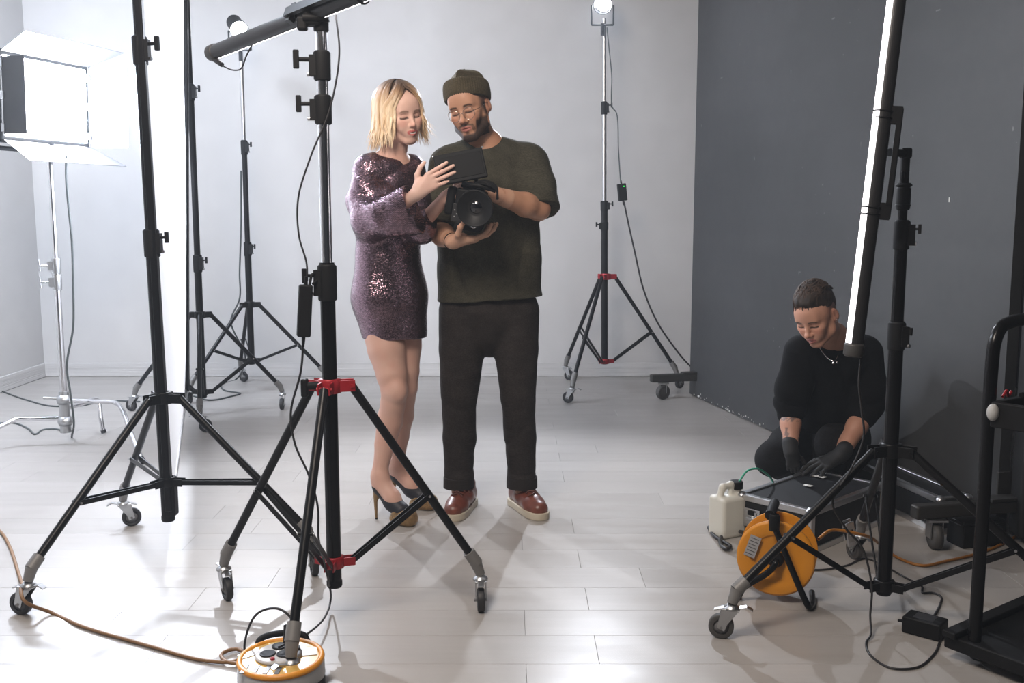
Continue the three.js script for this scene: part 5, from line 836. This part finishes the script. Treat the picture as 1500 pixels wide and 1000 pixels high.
  // hair: scalp cap and swept locks
  const cap = new Field(); cap.ell([0, 0.04, -0.026], [0.0815, 0.1, 0.1], 0.02).ell([0, -0.03, -0.045], [0.075, 0.09, 0.07], 0.03).ell([0, -0.05, 0.095], [0.056, 0.125, 0.07], 0.012, -1).cut([0, -1, 0], 0.1, 0.01);
  const dark = [0.085, 0.05, 0.03], mid = [0.34, 0.2, 0.105], blond = [0.66, 0.46, 0.27], light = [0.78, 0.62, 0.42];
  const geos = [cap.mesh(0.004, (x, y, z) => mixc(mixc(dark, mid, smooth(0.11, 0.0, y)), blond, smooth(0.04, -0.06, y) * 0.5))];
  const lock = (azEnd, el0, len, wide, tone, flick, azStart = azEnd, lift = 1, ph = 0) => {
    const n = 18, ring = 7, pts = [], C = [0, 0.04, -0.022], R = [0.085, 0.103, 0.104];
    for (let i = 0; i <= n; i++) {
      const u = i / n, ov = 0.42; // first part over the scalp, then falling
      const el = u < ov ? el0 * (1 - u / ov) : 0, q = u < ov ? u / ov : 1, az = azStart + (azEnd - azStart) * Math.pow(q, 0.8), f = u < ov ? 0 : (u - ov) / (1 - ov);
      const out = lift * (1 + 0.03 + 0.12 * Math.sin(q * Math.PI * 0.5) * 0.5 + 0.1 * f) + flick * f * f * f * 0.35, wv = 0.006 * Math.sin(f * 7 + ph) * f;
      pts.push([C[0] + Math.sin(az) * Math.cos(el) * (R[0] * out + wv), C[1] + R[1] * Math.sin(el) * (1.03 + 0.02 * lift) - len * f, C[2] + Math.cos(az) * Math.cos(el) * (R[2] * out + wv)]);
    }
    const pos = [], col = [], ix = [];
    for (let i = 0; i <= n; i++) {
      const a = pts[Math.max(0, i - 1)], b = pts[Math.min(n, i + 1)], T = vnorm([b[0] - a[0], b[1] - a[1], b[2] - a[2]]), rad = ortho([pts[i][0] - C[0], (pts[i][1] - C[1]) * 0.4, pts[i][2] - C[2]], T), S2 = vcross(T, rad), u = i / n, w = wide * (0.55 + 0.45 * Math.sin(Math.min(1, u * 1.6) * Math.PI * 0.5)) * (u > 0.72 ? Math.max(0.06, 1 - (u - 0.72) / 0.29) : 1), th = w * 0.42;
      for (let k = 0; k < ring; k++) { const an = k / ring * Math.PI * 2, x = Math.cos(an) * w, y = Math.sin(an) * th; pos.push(pts[i][0] + S2[0] * x + rad[0] * y, pts[i][1] + S2[1] * x + rad[1] * y, pts[i][2] + S2[2] * x + rad[2] * y); const c = mixc(mixc(dark, mid, smooth(0.02, 0.24, u)), mixc(blond, light, tone), smooth(0.16, 0.46, u)), v = 0.86 + 0.28 * hash3(i, k, Math.floor(ph * 50)); col.push(c[0] * v, c[1] * v, c[2] * v); }
      if (i < n) for (let k = 0; k < ring; k++) { const p0 = i * ring + k, p1 = i * ring + (k + 1) % ring; ix.push(p0, p0 + ring, p1, p1, p0 + ring, p1 + ring); }
    }
    const g = new THREE.BufferGeometry(); g.setAttribute('position', new THREE.BufferAttribute(new Float32Array(pos), 3)); g.setAttribute('color', new THREE.BufferAttribute(new Float32Array(col), 3)); g.setAttribute('uv', new THREE.BufferAttribute(new Float32Array(pos.length / 3 * 2), 2)); g.setIndex(ix); g.computeVertexNormals(); geos.push(g);
  };
  seedState = 77;
  for (let i = 0; i < 250; i++) { const s = i % 2 ? 1 : -1, az = s * rr(1.08, 3.14), len = rr(0.15, 0.2) + (Math.abs(az) > 2 ? 0.01 : -0.01); lock(az, rr(1.0, 1.5), len, rr(0.006, 0.011), rnd(), rr(0.1, 0.9), az * rr(0.86, 1), rr(0.98, 1.1), rr(0, 6.2)); }
  for (let i = 0; i < 70; i++) { const s = i % 2 ? 1 : -1, az = s * rr(0.82, 1.2); lock(az, rr(1.0, 1.4), rr(0.08, 0.17), rr(0.006, 0.01), rnd(), rr(0.1, 1.0), s * rr(0.05, 0.4), rr(1.0, 1.1), rr(0, 6.2)); }
  for (let i = 0; i < 46; i++) { const s = i % 2 ? 1 : -1; lock(s * rr(0.74, 1.0), rr(0.8, 1.15), rr(0.06, 0.14), rr(0.005, 0.0085), rnd(), rr(0.05, 0.5), s * rr(0.0, 0.16), rr(0.97, 1.05), rr(0, 6.2)); }
  for (let i = 0; i < 14; i++) lock(rr(1.1, 1.5), 1.2, rr(0.1, 0.16), 0.004, 1, rr(1.2, 1.9), rr(0.6, 1), 1.1, rr(0, 6.2));
  part('hair', geos.map((g) => g.applyMatrix4(HM)), phys({ color: 0xffffff, vertexColors: true, roughness: 0.42, sheen: 0.25, sheenRoughness: 0.4, sheenColor: lin(0.5, 0.38, 0.25) }), t, 'shoulder-length blonde hair with dark roots and curtain fringe');
  part('earring', [new THREE.TorusGeometry(0.006, 0.0014, 8, 18).translate(-0.082, -0.036, 0.002).applyMatrix4(HM)], mChrome, t);
}

// ================================================= the crouching man
{
  const t = thing('person', 'crouching person in black sweatshirt and black gloves leaning over the flight case', 'person', CROUCH_AT), J = CROUCH, Fd = vnorm([-0.35, 0, 0.94]);
  const skin = [0.45, 0.24, 0.165], flush = [0.46, 0.19, 0.13];
  const HM = pose(J.head, -0.78, 0.55, 0.1, 0.97), o = { skin, flush, lip: [0.38, 0.13, 0.11], brow: [0.05, 0.028, 0.018], lash: [0.03, 0.016, 0.012], lid: [0.36, 0.18, 0.125], fade: [0.05, 0.033, 0.025], neckR: 0.056, neckTo: toLocal(HM, [0.05, 0.68, 0.13]) };
  const head = headField(o).mesh(0.0026, headColor(o)).applyMatrix4(HM);
  const B = new Field(), hip = [0.16, 0.2, -0.2];
  B.cone([0.05, 0.68, 0.13], [0.02, 0.76, 0.2], 0.066, 0.056, 0.03).cone([-0.08, 0.68, 0.15], [0.15, 0.665, 0.08], 0.05, 0.05, 0.04).cone([0.04, 0.64, 0.1], [0.1, 0.4, -0.08], 0.12, 0.12, 0.05, Fd, 0.7).cone([0.1, 0.4, -0.08], hip, 0.12, 0.13, 0.05);
  B.chain([[...J.shR, 0.05], [...J.elR, 0.042], [...vmix(J.elR, J.wrR, 0.35), 0.042], [...J.wrR, 0.029]], 0.02).chain([[...J.shL, 0.05], [...J.elL, 0.043], [...vmix(J.elL, J.wrL, 0.35), 0.043], [...J.wrL, 0.03]], 0.02);
  B.cone(hip, J.knR, 0.08, 0.055, 0.03).cone(hip, J.knL, 0.08, 0.055, 0.03).cone(J.knR, [0.0, 0.09, -0.25], 0.05, 0.035, 0.03).cone(J.knL, [0.1, 0.1, -0.02], 0.05, 0.035, 0.03);
  const tattoo = (x, y, z) => { const c = plainSkin(skin, [0.42, 0.19, 0.13])(x, y, z); if (x > -0.05 || y > 0.45) return c; const k = (y < 0.42 && y > 0.385 && Math.abs(noise3(x * 90, y * 130, z * 90)) < 0.32) || (y < 0.36 && y > 0.27 && noise3(x * 60 + 3, y * 45, z * 60) > 0.22); return k ? mixc(c, [0.05, 0.05, 0.055], 0.7) : c; };
  bodyPart(t, [head, B.mesh(0.005, tattoo)]);
  // gloves
  const glove = std(lin(0.006, 0.006, 0.0065), 0.75, 0, { bumpMap: texCloth, bumpScale: 0.0008 });
  const G1 = new Field(); G1.cone(vadd(J.wrR, [0, 0.035, -0.02]), J.wrR, 0.035, 0.031, 0.01); hand(G1, J.wrR, [0.15, -0.9, 0.05], [-0.25, 0.1, 1], [0.9, 0.1, 0.2], { fat: 1.15, curl: [[0.5, 0.6, 0.4], [0.55, 0.6, 0.4], [0.6, 0.6, 0.4], [0.6, 0.6, 0.4]], size: 0.72 });
  part('glove', G1.mesh(0.003), glove, t, 'black work glove');
  const G2 = new Field(); G2.cone(vadd(J.wrL, [0.02, 0.03, 0.0]), J.wrL, 0.036, 0.032, 0.01); hand(G2, J.wrL, [-0.82, -0.32, 0.2], [-0.2, 0.9, 0.35], [-0.3, 0.1, -0.9], { fat: 1.2, curl: [[0.1, 0.3, 0.25], [0.1, 0.3, 0.25], [0.15, 0.35, 0.25], [0.2, 0.35, 0.25]], splay: [0.2, 0.06, -0.1, -0.26], size: 1.0 });
  part('glove', G2.mesh(0.003), glove, t, 'black work glove');
  // sweatshirt
  const S = new Field();
  S.cone([-0.1, 0.69, 0.165], [0.175, 0.668, 0.085], 0.062, 0.066, 0.05).cone([0.04, 0.645, 0.11], [0.075, 0.48, 0.0], 0.145, 0.165, 0.07, Fd, 0.75).cone([0.075, 0.48, 0.0], [0.13, 0.28, -0.15], 0.165, 0.165, 0.06, Fd, 0.85);
  S.chain([[...J.shR, 0.068], [...vmix(J.shR, J.elR, 0.6), 0.075], [...vadd(J.elR, [0.0, 0.03, 0.0]), 0.068], [...vmix(J.elR, J.wrR, 0.12), 0.056]], 0.03).chain([[...J.shL, 0.075], [...vmix(J.shL, J.elL, 0.6), 0.082], [...vadd(J.elL, [0.0, 0.03, 0.0]), 0.072], [...vmix(J.elL, J.wrL, 0.12), 0.058]], 0.03);
  S.ell([0.012, 0.79, 0.235], [0.07, 0.075, 0.07], 0.012, -1);
  S.disp = folds([[[-0.14, 0.47, 0.15], [2, 10, 2], 9, 0.09, 0.009], [[0.2, 0.46, 0.15], [-2, 10, 2], 9, 0.09, 0.009], [[0.03, 0.52, 0.15], [6, 6, 0], 7, 0.14, 0.007], [[-0.1, 0.6, 0.2], [9, 3, 0], 7, 0.1, 0.006], [[0.16, 0.58, 0.16], [9, -3, 0], 7, 0.12, 0.007]]);
  const sweat = part('sweatshirt', S.mesh(0.005, null, wrapUV(0.05, 0)), cloth(lin(0.0055, 0.0058, 0.0068), 0.9, { sheen: 0.15, sheenColor: lin(0.1, 0.1, 0.12) }), t, 'black crew-neck sweatshirt with pushed-up sleeves');
  // jeans
  const T = new Field(); T.cone(hip, [0.1, 0.24, -0.12], 0.15, 0.14, 0.06).chain([[0.08, 0.22, -0.2, 0.12], [-0.07, 0.215, -0.05, 0.098], [-0.185, 0.19, 0.075, 0.077]], 0.04).chain([[0.22, 0.22, -0.2, 0.12], [0.14, 0.27, -0.03, 0.1], [0.07, 0.28, 0.115, 0.08]], 0.04).chain([[-0.185, 0.185, 0.07, 0.075], [-0.1, 0.12, -0.1, 0.068], [-0.01, 0.1, -0.25, 0.06]], 0.03).chain([[0.07, 0.26, 0.11, 0.078], [0.09, 0.17, 0.03, 0.07], [0.1, 0.12, -0.02, 0.06]], 0.03);
  T.disp = folds([[[-0.12, 0.2, 0.05], [8, 8, 4], 8, 0.1, 0.007], [[0.07, 0.27, 0.15], [8, 8, 4], 8, 0.08, 0.007]]);
  part('jeans', T.mesh(0.006, null, wrapUV(0.05, -0.1)), cloth(lin(0.012, 0.012, 0.0135), 0.85, { sheen: 0.1 }), t, 'washed black jeans');
  for (const [h, toe] of [[[0.09, 0.0, -0.07], [0.05, 0, 0.12]], [[0.0, 0, -0.34], [-0.06, 0, -0.14]]]) { const Fs = new Field(), d = vnorm([toe[0] - h[0], 0, toe[2] - h[2]]), q = (z, y) => [h[0] + d[0] * z, y, h[2] + d[2] * z]; Fs.cone(q(0.03, 0.06), q(0.1, 0.065), 0.04, 0.042, 0.02).cone(q(0.1, 0.06), q(0.22, 0.04), 0.042, 0.036, 0.02).cone(q(0.04, 0.02), q(0.22, 0.02), 0.042, 0.045, 0.01, [0, 1, 0], 0.45).cut([0, -1, 0], -0.001, 0.003); part('shoe', Fs.mesh(0.005), mBlackMatt, t); }
  // short dark hair
  const Hf = new Field(); Hf.ell([0, 0.04, -0.02], [0.0772, 0.0945, 0.0995], 0.02).ell([0, 0.1, 0.015], [0.055, 0.036, 0.066], 0.03).ell([0, 0.0, 0.1], [0.062, 0.094, 0.07], 0.02, -1);
  for (const s of [-1, 1]) Hf.ell([s * 0.085, -0.035, -0.02], [0.03, 0.06, 0.05], 0.014, -1); Hf.cut(vnorm([0, -1, -0.5]), 0.03, 0.01);
  Hf.disp = (x, y, z) => 0.003 * noise3(x * 55, y * 40, z * 28) + 0.002 * noise3(x * 130 + 9, y * 60, z * 60);
  const hairs = [Hf.mesh(0.0028, (x, y, z) => { const n = noise3(x * 90, y * 60, z * 50); return mixc([0.014, 0.01, 0.008], [0.04, 0.026, 0.018], clamp01(0.4 + 0.6 * n)); })];
  seedState = 501;
  const surf = (x, z, l) => [x, 0.046 + (0.096 + l) * Math.sqrt(Math.max(0.03, 1 - (x / 0.083) ** 2 - ((z + 0.02) / 0.108) ** 2)), z];
  for (let i = 0; i < 420; i++) { // short clumps lying forward over the crown, longest at the fringe
    const x0 = rr(-0.062, 0.062), z0 = rr(-0.085, 0.05); if ((x0 / 0.083) ** 2 + ((z0 + 0.05) / 0.108) ** 2 > 0.9) continue;
    const fr = smooth(0.0, 0.05, z0), len = 0.022 + 0.012 * fr, sw = rr(-0.35, 0.35) - 0.2, tn = rnd(), up = 0.006 * fr;
    const p0 = surf(x0, z0, -0.004), p1 = surf(x0 + sw * len * 0.35, z0 + len * 0.35, 0.008 + up), p2 = surf(x0 + sw * len * 0.7, z0 + len * 0.7, 0.01 + up), p3 = surf(x0 + sw * len, z0 + len, 0.003 + up);
    const g = tube([p0, p1, p2, p3], 0.005, 8, 6), P = g.attributes.position, C = new Float32Array(P.count * 3);
    for (let k = 0; k < P.count; k++) { const t2 = Math.floor(k / 7) / 8, w = 1 - 0.75 * t2, c0 = [0, 1, 2].map((j) => { const A = [p0, p1, p2, p3], f = t2 * 3, m = Math.min(2, Math.floor(f)); return A[m][j] + (A[m + 1][j] - A[m][j]) * (f - m); }); P.setXYZ(k, c0[0] + (P.getX(k) - c0[0]) * w, c0[1] + (P.getY(k) - c0[1]) * w, c0[2] + (P.getZ(k) - c0[2]) * w); const c = mixc([0.016, 0.011, 0.009], [0.075, 0.045, 0.03], tn * 0.8); C.set(c, k * 3); }
    g.setAttribute('color', new THREE.BufferAttribute(C, 3)); g.computeVertexNormals(); hairs.push(g);
  }
  part('hair', hairs.map((g) => g.applyMatrix4(HM)), phys({ color: 0xffffff, vertexColors: true, roughness: 0.65, specularIntensity: 0.5 }), t, 'short dark brown hair with faded sides');
  // chain
  const ch = []; for (let i = 0; i <= 12; i++) { const a = -1 + i / 6; ch.push([0.0 + a * 0.062 + 0.0, 0.735 - 0.075 * (1 - a * a) + (a > 0 ? 0 : 0), 0.24 + 0.035 * (1 - a * a) - 0.05 * Math.abs(a) - a * 0.03]); }
  part('necklace', [tube(ch, 0.0022, 60, 6), new THREE.SphereGeometry(0.006, 10, 8).translate(ch[6][0] - 0.004, ch[6][1] - 0.008, ch[6][2]), new THREE.SphereGeometry(0.005, 10, 8).translate(ch[6][0] + 0.012, ch[6][1] - 0.006, ch[6][2])], mChrome, t, 'silver chain with small pendants');
  part('earring', new THREE.TorusGeometry(0.006, 0.0014, 8, 18).translate(0.082, -0.034, -0.004).applyMatrix4(HM), mChrome, t);
}

// ================================================= cinema camera and its monitor, in the hands of the pair
{
  const at = [-0.142, 1.298, -3.895], t = thing('video_camera', 'black video camera with wide round lens held by the beanie wearer', 'camera', at); t.rotation.set(0.12, -0.16, -0.2, 'YXZ');
  part('body', [rbox(0.115, 0.13, 0.12, 0.008, -0.02, 0, -0.02), rbox(0.1, 0.03, 0.1, 0.006, -0.012, -0.075, 0.0), rbox(0.035, 0.11, 0.05, 0.012, -0.095, 0.01, 0.02), rbox(0.05, 0.04, 0.04, 0.006, 0.02, -0.05, 0.06), box(0.09, 0.012, 0.08, -0.02, 0.07, -0.02)], mBlackMatt, t);
  part('side_plate', [rbox(0.004, 0.09, 0.07, 0.002, -0.08, -0.01, -0.02), rbox(0.05, 0.07, 0.004, 0.002, -0.055, -0.03, 0.041)], std(lin(0.03, 0.03, 0.032), 0.35), t);
  const dots = []; for (const [x, y] of [[-0.07, -0.02], [-0.06, -0.034], [-0.068, -0.045], [-0.045, 0.03], [-0.04, 0.015]]) dots.push(box(0.005, 0.004, 0.002, x, y, 0.0435)); part('buttons', dots, std(lin(0.3, 0.3, 0.3), 0.5), t, 'tiny pale buttons');
  const L = [0.018, 0.012]; part('lens_barrel', [lathe([[0.034, -0.03], [0.046, -0.02], [0.05, 0.02], [0.058, 0.03], [0.064, 0.045], [0.0695, 0.052], [0.0705, 0.066], [0.068, 0.068], [0.064, 0.066], [0.052, 0.054], [0.034, 0.045], [0.03, 0.042], [0, 0.038]], 48).rotateX(Math.PI / 2).translate(L[0], L[1], 0.05)], phys({ color: lin(0.008, 0.008, 0.0085), roughness: 0.5, specularIntensity: 0.5 }), t);
  part('lens_ring', [new THREE.TorusGeometry(0.0565, 0.0045, 10, 60).translate(L[0], L[1], 0.066), new THREE.TorusGeometry(0.0505, 0.003, 10, 60).translate(L[0], L[1], 0.05)], mBlack, t);
  part('front_glass', lathe([[0, 0.012], [0.012, 0.0105], [0.022, 0.006], [0.03, 0]], 32).rotateX(Math.PI / 2).translate(L[0], L[1], 0.086), phys({ color: lin(0.004, 0.004, 0.006), roughness: 0.04, clearcoat: 1, clearcoatRoughness: 0.02 }), t, 'dark curved front glass');
  part('port', [lathe([[0, 0.004], [0.006, 0.004], [0.006, 0.007], [0.0105, 0.007], [0.0115, 0]], 20).rotateX(Math.PI / 2).translate(0.02, -0.058, 0.082)], mChrome, t, 'round silver port'); part('port_core', bar([0.02, -0.058, 0.084], [0.02, -0.058, 0.0875], 0.0058), mRed, t);
  part('top_handle', [tube([[-0.06, 0.08, 0.02], [-0.03, 0.085, 0.03], [0.02, 0.088, 0.035], [0.07, 0.08, 0.02]], 0.009, 30), ...[0, 1, 2, 3].map((k) => tube([[-0.01, 0.085 + k * 0.004, 0.03], [0.03, 0.1 + k * 0.005, 0.045], [0.075, 0.085 + k * 0.004, 0.04], [0.085, 0.05, 0.02 + k * 0.008]], 0.0038, 30))], mBlackMatt, t);
  part('monitor_arm', [bar([-0.01, 0.08, 0.0], [-0.015, 0.115, 0.01], 0.008), new THREE.SphereGeometry(0.012, 14, 10).translate(-0.015, 0.118, 0.01)], mBlack, t);
}
{
  const t = thing('camera_monitor', 'flat black monitor held upright above the video camera', 'monitor', [-0.196, 1.45, -3.845]); t.rotation.set(-0.22, 0.06, 0.2, 'YXZ');
  part('case', rbox(0.19, 0.118, 0.016, 0.005), mBlackMatt, t); part('back_plate', rbox(0.16, 0.09, 0.004, 0.002, 0.006, 0, 0.0075), phys({ color: lin(0.004, 0.004, 0.0045), roughness: 0.55, specularIntensity: 0.3 }), t);
  part('corner_screw', [[-1, 1], [1, 1]].map(([x, y]) => bar([x * 0.096, y * 0.057, 0.006], [x * 0.096, y * 0.057, 0.0095], 0.003)), mChrome, t);
  part('screen', box(0.18, 0.104, 0.001, 0, 0, -0.0085), std(lin(0.01, 0.01, 0.012), 0.1), t);
}
scene.traverse((o) => { if (o.isMesh) o.castShadow = o.receiveShadow = true; });
renderer.render(scene, camera);
